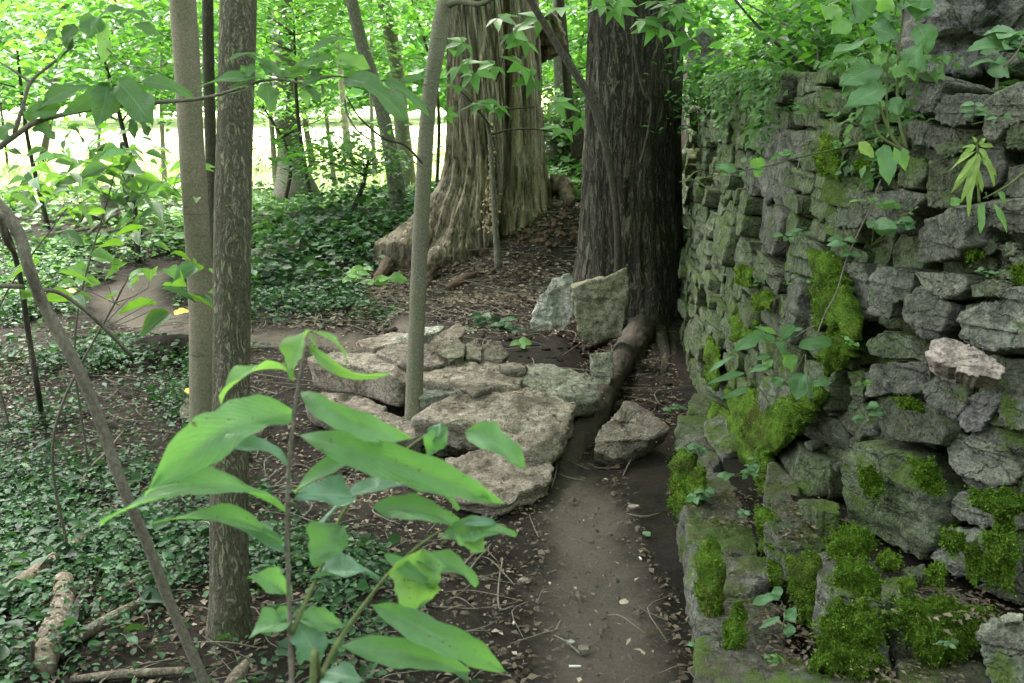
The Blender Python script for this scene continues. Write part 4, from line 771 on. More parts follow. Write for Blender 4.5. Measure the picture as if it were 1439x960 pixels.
t = tree('slim_tree', 'slim greenish grey tree growing up through the middle of the stone step', 'tree', pts, rr, 'sapling', canopy(-2.5, 2, 3.5, 8, 4.2, 6.5, 24), 3600, .16, .6, seg=44, step=14, disp=lambda th, fr, p: 1+.05*vn(p*9, 3)+.02*vn(p*40, 4), limbs=False)
V, F, uv = tube([P(622,10,4.85),P(645,2,4.8),P(672,6,4.75),P(694,-2,4.7),P(730,-20,4.7)], [.022,.016,.013,.010,.008], 10, 6); mk('branch', V, F, M['sapling'], t)
V, F, uv = tube([P(598,235,4.78),P(570,205,4.7),P(540,195,4.6),P(505,165,4.5),P(487,135,4.45)], [.006,.005,.005,.004,.003], 6, 6); mk('branch', V, F, M['dark'], t)
# small sapling in front of the snag with compound leaves
def palms(mb, lst, T=PALM, nrm=(0, -.45, .85)):
    for px, py, d, r_ in lst: leaf_batch(mb, [P(px, py, d)], [unit(np.array([R.normal(), -.6+R.normal()*.4, -.15]))], [unit(np.array(nrm)+R.normal(size=3)*.3)], r_, 1.1*r_, T)
pts, rr = trunk_px([(701,376,8.1,.034),(697,330,8.1,.026),(692,250,8.1,.02),(688,190,8.1,.017),(680,165,8.0,.012),(650,135,7.9,.008)])
r_ = tree('buckeye_sapling', 'knobbly thin sapling with five fingered leaves standing right in front of the snag', 'sapling', pts, rr, 'grey', seg=16, disp=lambda th, fr, p: 1+.15*fbm(p*20, 3, 2))
mb = MB()
for pts in ([P(688,190,8.1),P(720,182,8.1),P(760,182,8.0),P(800,190,8.0),P(825,185,7.9)], [P(685,172,8.0),P(668,150,7.9),P(645,125,7.8)], [P(689,150,8.1),P(715,153,8.0),P(752,150,8.0)], [P(697,115,8.1),P(712,60,8.0),P(725,-20,7.9)]): V, F, uv = tube(pts, [.008]*(len(pts)-1)+[.004], 5, 4); mb.add(V, F, uv)
mb.build('branches', M['dark'], r_); mb = MB()
palms(mb, [(645,92,7.8,.19),(668,100,7.8,.2),(640,120,7.8,.17),(652,60,7.8,.17),(632,68,7.8,.16),(680,145,7.8,.19),(700,148,7.8,.17),(695,92,7.9,.17),(720,45,7.9,.18),(738,58,7.9,.19),(700,25,7.9,.18),(735,92,7.9,.2),(750,110,7.9,.18),(705,150,7.8,.14),(628,160,7.8,.10),(790,180,7.9,.18),(815,165,7.9,.16),(780,145,7.9,.2),(760,25,8.0,.2),(790,10,8.0,.2)]); mb.build('leaves', M['crownlight'], r_)
# sprays of compound leaves at the right of the frame top (twigs of the big tree's neighbour)
def spray(name, label, stem, lst, mat, T=PALM, nrm=(0, -.45, .85), bark='twig', cat='branch', rr=.006, group=None):
    e = empty(name, stem[0], label=label, cat=cat, group=group); V, F, uv = tube(stem, np.linspace(rr, rr*.5, len(stem)), 6, 5); mk('stem', V, F, M[bark], e); mb = MB(); palms(mb, lst, T, nrm); mb.build('leaves', M[mat], e); return e
spray('leafy_twig', 'light green compound leaves hanging before the upper right of the big furrowed trunk', [P(990,-60,4.6),P(960,-10,4.6),P(935,12,4.6),P(915,22,4.6)], [(920,38,4.6,.11),(934,40,4.6,.10),(945,18,4.6,.12),(905,28,4.6,.10),(960,20,4.6,.12),(950,5,4.6,.13),(925,2,4.6,.11)], 'crownlight')
spray('leafy_twig', 'small light green compound leaves before the upper left edge of the big furrowed trunk', [P(830,-60,4.8),P(845,-20,4.8),P(856,0,4.8)], [(848,8,4.8,.10),(862,12,4.8,.12),(870,2,4.8,.11),(838,-4,4.8,.10)], 'crownlight')
spray('leafy_twig', 'bright green compound leaves beside the right edge of the big furrowed tree', [P(1040,60,6.3),P(1010,90,6.3),P(980,100,6.2)], [(965,92,6.2,.16),(980,98,6.2,.15),(975,112,6.2,.14),(990,88,6.2,.15),(970,55,6.2,.16),(985,40,6.2,.16),(965,20,6.2,.17)], 'crownlight')
# bent foreground stem on the left
pts, rr = trunk_px([(-30,262,2.25,.016),(0,290,2.25,.0165),(27,330,2.25,.017),(40,375,2.25,.0165),(62,430,2.3,.0165),(100,500,2.32,.017),(128,560,2.35,.0165),(150,620,2.38,.016),(175,690,2.4,.0165),(205,760,2.45,.0165),(240,850,2.5,.0165),(288,960,2.55,.017),(330,1050,2.6,.019)])
rr = [q*.8 for q in rr]; t = tree('bent_sapling', 'thin bent bare grey stem slanting across the left foreground to the bottom edge', 'sapling', pts, rr, 'twig', seg=18, step=12, disp=lambda th, fr, p: 1+.06*vn(p*30, 3)+.10*np.maximum(0, np.cos(fr*120))**20)
for st, r0 in (([(33,403,2.28),(0,402,2.28),(-40,405,2.28)],.006),([(50,408,2.3),(85,412,2.35),(130,445,2.4),(185,500,2.5)],.005),([(0,300,2.2),(8,335,2.25),(18,350,2.3)],.008)):
    V, F, uv = tube([P(*q) for q in st], [r0]*len(st), 7, 5); mk('branch', V, F, M['twig'], t)
pts, rr = trunk_px([(55,560,4.2,.012),(40,470,4.1,.011),(30,400,4.0,.011),(18,350,3.9,.010),(-5,290,3.8,.010)]); tree('sapling', 'thin dark upright stem behind the bent grey stem at the left edge', 'sapling', [GT(57, 575)]+pts, [.014]+rr, 'dark', seg=8)
# ------------------------------------------------------------ trees farther back
def far_tree(px, py, r0, tops, bark, label, n=0, cl=None, leaf=.2, lm='crown', flare=1.35, cat='tree', spread=.6, disp=None, seg=14):
    b = GT(px, py); d = (b-CAM)@np.array([0, CP, -SP]); path = [b+[0, 0, -.15], b+[0, 0, .1]]; rr = [r0*flare, r0*flare*.95]
    for (tx, ty, f) in tops: path.append(P(tx, ty, d)); rr.append(r0*f)
    return tree('forest_tree' if cat == 'tree' else 'sapling', label, cat, path, rr, bark, cl, n, leaf, spread, lm, seg=seg, disp=disp, limbs=False)
D1 = lowfl(0, .0, .1, .04)
far_tree(561,305,.085,[(548,210,1.0),(530,130,.9),(508,60,.85),(492,-10,.8),(470,-120,.7)],'grey','slender grey tree leaning left, left of the snag', 2000, canopy(-5,-1,9,13,4.6,7,14))
far_tree(572,268,.13,[(565,180,1.0),(558,100,.9),(545,30,.9),(535,-20,.85),(520,-120,.8)],'grey','thicker grey tree just left of the snag behind the leaning one', 1800, canopy(-4,0,12,15,5,7,12), leaf=.25)
far_tree(418,290,.20,[(408,220,.9),(402,170,.85),(398,110,.8),(396,-60,.75)],'grey','broad grey tree with a flared base in the middle distance', 1800, canopy(-6,-3,13,16,5,8,14), leaf=.25, flare=1.9)
far_tree(190,348,.05,[(180,285,.85),(176,240,.8),(172,200,.6)],'dark','short dark slanting trunk beside the winding path', cat='sapling')
far_tree(196,338,.03,[(186,295,.85),(176,262,.6)],'dark','thinner stem close behind the short dark slanting trunk', cat='sapling')
far_tree(160,318,.10,[(158,300,1.0),(150,275,.9),(146,262,.5)],'grey','broken grey stub standing in the brush left of the winding path')
ft = [(470,262,.035,458,'grey','left of the leaning grey tree'),(388,262,.045,384,'grey','left of the broad flared tree'),(232,262,.04,226,'grey','just left of the smooth pale tree'),(440,240,.06,430,'dark','right of the broad flared tree'),(527,250,.04,524,'grey','between the leaning grey tree and its left neighbour'),(780,205,.08,785,'grey','in the green gap between snag and big tree'),(812,200,.05,800,'dark','close to the left edge of the big furrowed tree'),(490,225,.09,482,'grey','far behind the leaning grey tree'),(138,262,.03,146,'grey','standing before the bright meadow at the left'),(60,232,.07,74,'dark','farthest one near the left edge')]
for px, py, r0, tx, bk, w_ in ft:
    b = GT(px, py); far_tree(px, py, r0, [(tx+random.uniform(-4, 4), 150, .9), (2*tx-px+random.uniform(-8, 8), 20, .8), (3*tx-2*px, -120, .6)], bk, 'thin distant %s trunk %s' % ('grey' if bk == 'grey' else 'dark', w_), 700, canopy(b[0]-1.2, b[0]+1.2, b[1]-.8, b[1]+.8, 3.2+.05*b[1], 6.5, 10), leaf=.012*max(b[1], 10), spread=.5, lm=random.choice(['crown', 'crownlight', 'crown', 'crownlight']))
# understory shrubs: their leaves fill the view above the ground
us = [ # x, y, z, rx, ry, rz, n, leaf, mat, label
 (-3.6,9.5,2.0,1.5,1.0,.7,1700,.11,'crownlight','airy light green understory shrub above the winding path'),
 (-5.6,12,2.2,1.9,1.5,1.0,2200,.13,'crown','mid green understory tree at the upper left behind the big drooping leaves'),
 (-8.5,15,2.8,2.5,2,1.3,2600,.16,'crownlight','pale green tree at the upper left corner'),
 (-2.6,13,2.5,1.6,1.5,.7,2200,.13,'crownlight','light green sprays between the furrowed slim tree and the leaning grey tree'),
 (-4.2,18,3.4,2.4,2,1.2,2600,.18,'crown','green tree crown above the broad flared trunk'),
 (-1.2,16,3.2,1.7,2,1.3,2600,.15,'crown','green understory foliage behind the leaning grey tree'),
 (.9,14,2.6,.9,1.5,1.3,2600,.14,'crownlight','bright green foliage in the gap between the snag and the big tree'),
 (.75,12,1.35,.55,.6,.45,1500,.10,'crowndark','dark green bush in the gap low behind the snag'),
 (1.2,18,3.0,1.8,2,2.0,2600,.20,'crown','tall green shrub far behind the gap beside the big tree'),
 (-11,22,4.0,3.5,3,2.0,2600,.24,'crown','far green crown at the left edge'),
 (-6.5,24,4.6,3.0,3,1.6,2600,.25,'crownlight','far pale green crown over the meadow edge'),
 (-1.8,11.0,.95,.7,.6,.25,900,.09,'crown','low leafy shrub beside the leaning grey tree'),
 (-5.8,9.0,1.1,.9,.7,.25,800,.09,'crown','low shrub with spreading leaves left of the winding path'),
 (-7.5,11,1.2,1.2,1,.35,900,.10,'crownlight','low light green shrub at the far left before the meadow'),
 (-3.2,14,1.5,1.2,1,.3,900,.10,'crownlight','waist high leafy shrub near the broad flared tree'),
]
for x, y, z, rx, ry, rz_, n, lf, mt, lb in us:
    g0 = hz(x, y); cl = blob((x, y, z), (rx, ry, rz_), 26); cl[:, 2] = np.maximum(cl[:, 2], g0+.3)
    tree('understory_shrub', lb, 'shrub', [np.array([x, y, g0]), np.array([x+R.normal()*.1, y, (g0+z)/2]), np.array([x+R.normal()*.2, y, z])], [.03, .025, .012], 'dark', cl, n, lf, .28 if rz_ < .5 else .36, mt, seg=8)
# saplings of the near left, their sprays hang into view
for x, y, z, rx, ry, rz_, n, lf, mt, lb, bx in [
 (-1.62,4.1,1.28,.42,.35,.14,120,.10,'buckeye','sapling with drooping oval leaves in front of the meadow, left of the pale tree',-1.9),
 (-2.0,4.6,1.15,.4,.3,.14,70,.11,'buckeye','sapling with broad dark leaves near the left edge at mid height',-2.5),
 (-1.25,3.2,1.02,.30,.2,.08,30,.11,'buckeye','sapling with hanging leaves below the bent stem crook at the left edge',-1.6)]:
    g0 = hz(bx, y); cl = blob((x, y, z), (rx, ry, rz_), 9)
    tree('sapling', lb, 'sapling', [np.array([bx, y+.1, g0]), np.array([bx+.05, y, (g0+z)/2]), np.array([x, y, z])], [.006, .005, .003], 'twig', cl, n, lf, .12, mt, seg=8, T=TMID, wr=.5, tilt=.7)
# far woods: one mass beyond the meadow, up the bank and behind the camera
mb = MB()
nfw = 26000; a = R.uniform(-1.15, .9, nfw); rr_ = R.uniform(52, 75, nfw); x = np.sin(a)*rr_; y = np.cos(a)*rr_; z = 1.0+13*R.random(nfw)**1.1*(.65+.45*n2(x, y, .12, 2, 4)); leaf_batch(mb, np.column_stack([x, y, z]), rnd_h(nfw, -.3), rnd_up(nfw, 1.0), R.uniform(.7, 1.6, nfw), R.uniform(.5, .9, nfw))
nfw = 22000; x = R.uniform(3.2, 15, nfw); y = R.uniform(9, 30, nfw); keep = x > 1.8+.16*y; x = x[keep]; y = y[keep]; z = hgt(x, y)+R.random(len(x))**1.3*5; leaf_batch(mb, np.column_stack([x, y, z]), rnd_h(len(x), -.3), rnd_up(len(x), .7), R.uniform(.15, .32, len(x)), R.uniform(.10, .18, len(x)))
nb = 9000; a = R.uniform(1.7, 4.4, nb); q_ = R.uniform(11, 19, nb); x = np.sin(a)*q_; y = np.cos(a)*q_; leaf_batch(mb, np.column_stack([x, y, 9*R.random(nb)]), rnd_h(nb, -.3), rnd_up(nb, 1.0), R.uniform(.8, 1.5, nb), R.uniform(.6, 1.0, nb))  # unseen leaf mass behind the camera, added to block low sky light
mb.build('far_woods', M['crown'], None, kind='stuff', label='distant woodland beyond the bright meadow, up the bank and unseen behind the camera', cat='woods')
for k, (x, y) in enumerate([(3.8,12),(5,15),(4.4,18),(7,17),(2.4,21),(6,22)]):
    tree('forest_tree', ['nearest grey trunk on the bank behind the wall','second trunk on the bank, a little to the right and farther','slim trunk on the bank in the middle distance','rightmost trunk high on the bank','trunk far up the bank behind the big tree','most distant trunk at the right on the bank'][k], 'tree', [np.array([x, y, hz(x, y)-.1]), np.array([x+.1, y, 4]), np.array([x+.2, y, 8])], [.18, .14, .1], 'grey', canopy(x-3, x+3, y-3, y+3, 5, 9, 16), 2200, .25, .7, limbs=False)
# ------------------------------------------------------------ ground cover
def scatter_ivy(mb, n, x0, x1, y0, y1, size, dens=None, hmax=.10, T=TOVAL):
    x = R.uniform(x0, x1, n); y = R.uniform(y0, y1, n); bd = bare_d(x, y)+.16*n2(x, y, 2.4, 3, 31); pl = (x > -.95) & (x < .7) & (y > 4.4) & (y < 6.2)
    p_ = S((bd+.02)/.28)*(.08+.92*S(.55+3.2*n2(x, y, 1.3, 4, 33)-.9*np.exp(-((x+.95)/.5)**2-((y-3.6)/1.0)**2)))
    if dens: p_ = p_*dens(x, y)
    ok = (R.random(n) < p_) & ~pl & (x < xw(y)-.5) & (np.hypot(x+.73, y-2.9) > .09); x, y = x[ok], y[ok]; m = len(x)
    hh = hmax*(.45+.55*S(.5+1.2*n2(x, y, 1.7, 3, 40)))*S((bd[ok]+.05)/.4); z = hgt(x, y)+.01+hh*R.random(m)**.8
    L = size*np.where(R.random(m) < .12, 1.5, 1.0)*R.uniform(.45, 1.3, m); leaf_batch(mb, np.column_stack([x, y, z]), rnd_h(m, .1), rnd_up(m, .65), L, L*R.uniform(.55, .8, m), T)
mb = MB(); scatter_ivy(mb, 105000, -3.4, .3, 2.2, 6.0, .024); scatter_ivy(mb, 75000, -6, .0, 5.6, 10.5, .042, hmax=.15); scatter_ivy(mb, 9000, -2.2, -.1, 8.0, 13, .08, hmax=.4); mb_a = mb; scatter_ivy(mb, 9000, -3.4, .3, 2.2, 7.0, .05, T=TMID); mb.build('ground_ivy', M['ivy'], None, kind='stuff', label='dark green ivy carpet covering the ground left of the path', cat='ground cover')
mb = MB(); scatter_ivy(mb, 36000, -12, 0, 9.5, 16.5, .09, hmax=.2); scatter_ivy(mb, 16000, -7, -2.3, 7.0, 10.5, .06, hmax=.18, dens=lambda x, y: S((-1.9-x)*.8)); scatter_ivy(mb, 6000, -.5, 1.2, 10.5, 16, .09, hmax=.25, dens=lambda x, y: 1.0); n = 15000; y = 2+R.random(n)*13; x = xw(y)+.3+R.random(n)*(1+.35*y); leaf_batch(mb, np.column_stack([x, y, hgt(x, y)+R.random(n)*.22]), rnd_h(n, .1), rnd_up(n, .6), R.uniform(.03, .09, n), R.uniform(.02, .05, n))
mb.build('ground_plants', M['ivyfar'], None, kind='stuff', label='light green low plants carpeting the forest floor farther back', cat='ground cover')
# grass of the meadow edge
mb = MB(); n = 14000; x = R.uniform(-20, 2, n); y = R.uniform(15, 30, n); leaf_batch(mb, np.column_stack([x, y, hgt(x, y)]), unit(np.column_stack([R.normal(size=(n, 2))*.4, np.ones(n)])), R.normal(size=(n, 3)), R.uniform(.08, .22, n), .03); mb.build('meadow_grass', M['farleaf'], None, kind='stuff', label='tall grass along the sunlit meadow edge', cat='grass')
# leaf litter
def litter(n, x0, x1, y0, y1, size, mt, lb, only=None, pdens=.25):
    x = R.uniform(x0, x1, n); y = R.uniform(y0, y1, n); d = path_d(x, y); ok = (R.random(n) < np.where(d < 0, pdens, 1)*(.3+.7*S(.5+1.8*n2(x, y, 1.6, 3, 50)))) & (x < xw(y)-np.where(y < 4.7, .48, .08))
    if only: ok &= only(x, y)
    x, y = x[ok], y[ok]; m = len(x); L = size*R.uniform(.4, 1.3, m); mb = MB(); leaf_batch(mb, np.column_stack([x, y, hgt(x, y)+R.uniform(0, .016, m)]), rnd_h(m), rnd_up(m, .45), L, L*R.uniform(.35, .7, m)); mb.build('leaf_litter', M[mt], None, kind='stuff', label=lb, cat='leaf litter')
notplat = lambda x, y: ~((x > -.9) & (x < .38) & (y > 4.5) & (y < 5.75))
litter(38000, -3.2, 1.2, 2.1, 7, .028, 'litter', 'small brown dead leaf scraps strewn over the near forest floor', notplat, .10)
litter(16000, -1.6, 1.3, 6.6, 11.5, .055, 'litter', 'brown dead leaves on the mound round the snag and big tree', None, .2)
litter(3500, -3.2, 1.2, 2.1, 10.5, .026, 'litterpale', 'pale bleached leaf scraps scattered thinly over the dirt', notplat, .5)
# dead leaves and crumbs on the ledges and stones
mb = MB()
for (px, py, z, n, sp) in [(1025,730,.225,60,.05),(1030,700,.225,40,.05),(1060,860,.21,90,.07),(1110,900,.205,110,.07),(1130,720,.34,110,.06),(1110,745,.34,60,.05),(1330,845,.39,80,.05),(1360,850,.39,50,.04),(1330,970,.26,90,.07),(1300,960,.26,60,.06),(990,625,.22,60,.06),(1000,700,.22,30,.05),(1385,130,1.52,40,.06)]:
    c = G(px, py, z); m = int(n*2.2); p = c+R.normal(size=(m, 3))*np.array([sp*1.2, sp, .004]); L = R.uniform(.006, .028, m); leaf_batch(mb, p, rnd_h(m), rnd_up(m, .4), L, L*R.uniform(.2, .6, m))
mb.build('ledge_litter', M['litter'], None, kind='stuff', label='dead leaf crumbs lying on the wall ledges', cat='leaf litter')
# pebbles and soil clods
mb = MB(); ico = []
n = 9000; x = R.uniform(-2.6, 1.1, n); y = 2.1+R.random(n)**1.5*5; ok = (bare_d(x, y) < .12) & (x < xw(y)-np.where(y < 4.7, .45, .05)) & notplat(x, y); x, y = x[ok], y[ok]
oct_ = np.array([(1,0,0),(0,1,0),(-1,0,0),(0,-1,0),(0,0,.8),(0,0,-.8),(.6,.6,.4),(-.6,.6,.3)]); of = np.array([(0,6,4),(6,1,4),(1,7,4),(7,2,4),(2,3,4),(3,0,4),(0,1,6),(1,2,7)])
s_ = R.uniform(.002, .009, len(x))*(1+1.2*(R.random(len(x)) < .05)); V = np.column_stack([x, y, hgt(x, y)])[:, None]+oct_[None]*(s_[:, None, None]*R.uniform(.6, 1.4, (len(x), 1, 3))); mb.add(V.reshape(-1, 3), (of[None]+(np.arange(len(x))*8)[:, None, None]).reshape(-1, 3)); mb.build('soil_crumbs', M['clod'], None, kind='stuff', smooth=False, label='small stones and soil crumbs on the dirt path', cat='gravel')
# clods and stones by the root and behind the step
mb = MB()
for k in range(260):
    x = R.uniform(-.9, 1.0); y = R.uniform(4.3, 7.0)
    if not notplat(x, y) and R.random() > .1: continue
    r_ = R.uniform(.008, .035)*R.random()**.5+.004; q = [(r_*cos(a)*R.uniform(.7, 1.3), r_*sin(a)*.8) for a in np.linspace(0, 2*pi, 6, endpoint=False)]; Xv, Yv, N = plane_frame(rnd_up(1, .4)[0]); V, F = stone_geo(q, np.array([x, y, hz(x, y)+r_*.35]), Xv, Yv, N, r_, k, K=12, rough=1.2, facets=2, nr=4); mb.add(V, F)
mb.build('soil_clods', M['soil'], None, kind='stuff', label='dark clods of earth round the stone step and root', cat='soil')
# crumbs of leaf and bark on the slab tops
RV = np.concatenate(ROCKV); RV = RV[(RV[:, 1] > 3.9) & (RV[:, 1] < 6.4) & (RV[:, 0] > -1.1) & (RV[:, 0] < 1)]; n = 1500; x = R.uniform(-1.0, .8, n); y = R.uniform(4.0, 6.2, n); pts = []
for a_, b_ in zip(x, y):
    near = RV[(np.abs(RV[:, 0]-a_) < .02) & (np.abs(RV[:, 1]-b_) < .02)]
    if len(near) and near[:, 2].max() > .12 and R.random() < .35+n2(a_, b_, 4, 3, 5)*1.3: pts.append((a_, b_, near[:, 2].max()+.003))
pts = np.array(pts); m = len(pts); L = R.uniform(.008, .035, m); mb = MB(); leaf_batch(mb, pts, rnd_h(m), rnd_up(m, .3), L, L*R.uniform(.3, .7, m)); mb.build('slab_litter', M['litter'], None, kind='stuff', label='dead leaf crumbs lying on the stone step', cat='leaf litter')
# fine twigs
mb = MB()
for k in range(1300):
    x = R.uniform(-3, .8); y = 2.1+R.random()**1.3*8; 
    if (path_d(x, y) < .0 and R.random() > .12) or x > xw(y)-(.48 if y < 4.7 else .05) or not notplat(x, y): continue
    L = R.uniform(.05, .28)*(1+(y > 5)); a = R.uniform(0, 2*pi); z = hz(x, y); p0 = np.array([x, y, z+.008]); p2 = np.array([x+L*cos(a), y+L*sin(a), z+R.uniform(.004, .035)]); pm = (p0+p2)/2+R.normal(size=3)*L*.12; pm[2] = z+R.uniform(.01, .03); rr_ = R.uniform(.0012, .0035); V, F, uv = tube([p0, pm, p2], [rr_, rr_, rr_*.5], 5, 3, cap=False); mb.add(V, F, uv)
mb.build('fine_twigs', M['twig'], None, kind='stuff', label='fine dead twigs scattered over the forest floor', cat='twigs')
# ------------------------------------------------------------ fallen wood
def log(name, label, pts, rr, mat='deadwood', cat='log', seg=22, group=None):
    q = []
    for (px, py, upz) in pts: q.append(GT(px, py, upz))
    V, F, uv = tube(q, rr, seg, 10, lambda th, fr, p: 1+.14*fbm(p*9, 3, 2)+.08*vn(np.stack([np.cos(th)*5, np.sin(th)*5, fr*6], -1), 8)); mk(name, V, F, M[mat], uv=uv, label=label, cat=cat, group=group)
log('log', 'long pale barkless log entering from the left edge at the lower left', [(-30,865,.05),(20,828,.05),(80,785,.045),(130,748,.04),(160,730,.01)], [.030,.030,.027,.022,.018])
log('log', 'short thick grey brown rotting branch stub near the lower left corner', [(58,945,.03),(72,895,.04),(88,850,.05),(90,815,.06)], [.038,.040,.036,.030])
log('log', 'split strip of wood lying beside the rotting stub at lower left', [(84,925,.02),(98,880,.04),(112,845,.05),(128,812,.06)], [.014,.017,.014,.008], 'dark')
log('fallen_branch', 'pale broken branch on the ground, lower of two left of the furrowed slim tree', [(105,900,.02),(150,872,.03),(200,845,.03),(215,828,.05)], [.016,.018,.014,.006])
log('fallen_branch', 'slender pale branch on the ground, upper of two left of the furrowed slim tree', [(100,872,.01),(160,832,.03),(215,808,.04),(252,796,.05)], [.007,.010,.009,.006])
log('fallen_branch', 'thin pale forked stick leaning over the ivy left of the bent stem', [(103,700,.02),(125,660,.06),(150,635,.09),(173,606,.12)], [.005,.006,.006,.004])
log('fallen_branch', 'pale mossy stick lying flat along the bottom edge at the left', [(100,955,.01),(170,948,.02),(260,942,.02)], [.010,.014,.010], 'tanstick' if 'tanstick' in M else 'deadwood')
log('fallen_branch', 'grey bark chunk by the bottom edge below the furrowed slim tree', [(322,965,.02),(335,948,.03),(347,930,.04)], [.018,.020,.010])
log('fallen_branch', 'upright thin broken twig at the lower left corner', [(44,960,.01),(45,930,.06),(46,900,.12)], [.008,.007,.005], 'dark')
log('log', 'mossy decayed log lying in the ivy right of the furrowed slim tree', [(348,362,.05),(375,358,.07),(405,352,.08),(428,347,.09)], [.06,.085,.085,.07], 'deadwood')
log('log', 'distant grey log lying among the plants above the decayed one', [(388,328,.05),(415,322,.08),(452,312,.1)], [.04,.06,.04], 'deadwood')
log('log', 'half buried brown root piece on the slope below the knobbly sapling', [(628,408,.01),(650,394,.03),(672,384,.01)], [.03,.045,.02], 'rot')
for k, (pp, lb) in enumerate([([(110,318,.1),(150,300,.3),(200,285,.5)],'lowest of the bare grey sticks in the brush pile before the meadow'),([(105,322,.1),(118,300,.4),(112,285,.8)],'upright forked stick in the brush pile before the meadow'),([(130,330,.05),(170,322,.15),(240,312,.2)],'long flat stick at the front of the brush pile'),([(60,330,.05),(100,325,.15),(150,318,.2)],'leftmost flat stick of the brush pile'),([(150,312,.2),(122,303,.35),(90,310,.2)],'crooked stick across the middle of the brush pile'),([(118,335,.05),(140,315,.3),(165,300,.5)],'slanting pale stick at the right of the brush pile')]): log('fallen_branch', lb, pp, [.02,.018,.01], 'deadwood', 'stick', 8, 'brush pile sticks')
# dug earth mound in the ivy
mb = MB(); c = GT(235, 505); th = np.linspace(0, 2*pi, 40, endpoint=False); fr = np.linspace(.02, 1, 14); rr2 = fr[:, None]*(.36+.06*np.sin(3*th))[None]; x = c[0]+rr2*np.cos(th); y = c[1]+rr2*np.sin(th)*.7; z = hgt(x, y)-.02+.17*(1-fr[:, None]**2)+.035*n2(x, y, 14, 3, 3); mb.add(np.stack([x, y, z], -1).reshape(-1, 3), gridfaces(14, 40, True)[:, ::-1]); mb.build('earth_mound', M['fill'], None, label='low dark mound of loose earth in the ivy beside the winding path', cat='mound')
# small bits
def small_leaf(px, py, L, w, mt, lb, a=0.3, name='fallen_leaf', upz=.012):
    p = GT(px, py)+[0, 0, upz]; mb = MB(); d = np.array([cos(a), sin(a), .05]); bigleaf(mb, p-d*L/2, p+d*L/2, w, (0, -.35, .9), .08, .2); mb.build(name, M[mt], None, label=lb, cat='leaf')
small_leaf(877, 851, .032, .022, 'tanleaf' if 'tanleaf' in M else 'litterpale', 'tan fallen leaf in the middle of the trodden path near the bottom', .1)
small_leaf(908, 755, .04, .028, 'nettle', 'single fresh green leaf lying on dark dirt near the wall', 2.2); small_leaf(283, 745, .09, .05, 'paper', 'curled white scrap on the ground left of the furrowed slim tree', .9, 'scrap')
small_leaf(420, 349, .12, .05, 'yellow', 'x', .2) if False else None
small_leaf(258, 463, .12, .08, 'yellow', 'yellow leaf beside the smooth pale tree above the path', .8, upz=.12); small_leaf(269, 575, .07, .05, 'yellow', 'yellow leaf touching the smooth pale tree at the tan rock', 1.4, upz=.10); small_leaf(101, 432, .10, .07, 'yellow', 'yellow leaf in the ivy far left of the winding path', .3, upz=.12); small_leaf(690, 344, .11, .06, 'yellow', 'yellowish leaf at the foot of the snag', .6, upz=.1)
for k, (px, py, L, a, lb) in enumerate([(808,939,.035,0.0,'white cigarette stub sized stick by the bottom edge of the path'),(900,787,.02,1.8,'short white sliver right of the path centre'),(722,878,.016,1.5,'tiny white sliver left of the path centre'),(776,806,.04,.6,'straw coloured wood splinter in the middle of the path')]):
    p = GT(px, py)+[0, 0, .006]; d = np.array([cos(a), sin(a), 0])*L/2; V, F, uv = tube([p-d, p, p+d], [.0035, .0038, .0032], 8, 3); mk('splinter', V, F, M['paper'] if k < 3 else M['deadwood'], uv=uv, label=lb, cat='splinter')
for k, (pp, lb) in enumerate([([(783,646),(781,665),(775,685)],'short root twig hanging at the lower end of the bare root'),([(706,790),(701,820),(702,855),(722,852)],'thin curved twig on the dirt left of the path'),([(880,722),(905,726),(925,722)],'dark twig on the dirt beside the pinkish pebble'),([(655,810),(668,790),(690,765)],'thin twig on the dirt below the green shrub tips'),([(788,873),(778,888),(765,885)],'small bent twig at the left edge of the trodden strip')]):
    q = [GT(a, b, .012) for a, b in pp]; V, F, uv = tube(q, [.0035]*len(q), 7, 5); mk('twig', V, F, M['twig'], uv=uv, label=lb, cat='twig')
# ------------------------------------------------------------ foreground shrub, leaf by leaf
STEMS = {}
def toward(px, py, d, upk=.6, jit=.25, seed=0):
    rg = np.random.default_rng(seed); v = unit(CAM-P(px, py, d)); return unit(v*(1-upk)+np.array([0, 0, 1])*upk+rg.normal(size=3)*jit)
def near_stem(e, B):
    st = STEMS.get(e.name, []); return e if not st else min(st, key=lambda q: np.linalg.norm(q[1]-B, axis=1).min())[0]
def leafset(parent, mat, lst, d0, name='leaf', upk=.5, arch=.10, droop=0, jit=.25, fold=.3):
    for i, L in enumerate(lst):
        bx, by, tx, ty, w = L[:5]; dd = L[5] if len(L) > 5 else 0; ar = L[6] if len(L) > 6 else arch; mt = L[7] if len(L) > 7 else mat
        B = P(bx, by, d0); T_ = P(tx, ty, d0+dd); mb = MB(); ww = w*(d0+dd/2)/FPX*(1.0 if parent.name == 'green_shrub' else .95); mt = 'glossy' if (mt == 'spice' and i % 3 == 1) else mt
        bigleaf(mb, B, T_, ww, toward((bx+tx)/2, (by+ty)/2, d0, upk, jit, i+int(bx)), ar, fold, .12, seed=i+bx*.1)
        V, F, uv = tube([B-(T_-B)*.10, B, B+(T_-B)*.35, B+(T_-B)*.9], [.0012, .0012, .0009, .0004], 5, 3); 
        mb.build(name, M[mt], near_stem(parent, B))
sh = empty('green_shrub', (P(412, 960, 1.15)[0]+.01, P(412, 960, 1.15)[1]-.1, hz(-.25, 1.0)), label='blurred leafy green shrub with long arching leaves in the near foreground', cat='shrub')
root = np.array(sh['_w'])
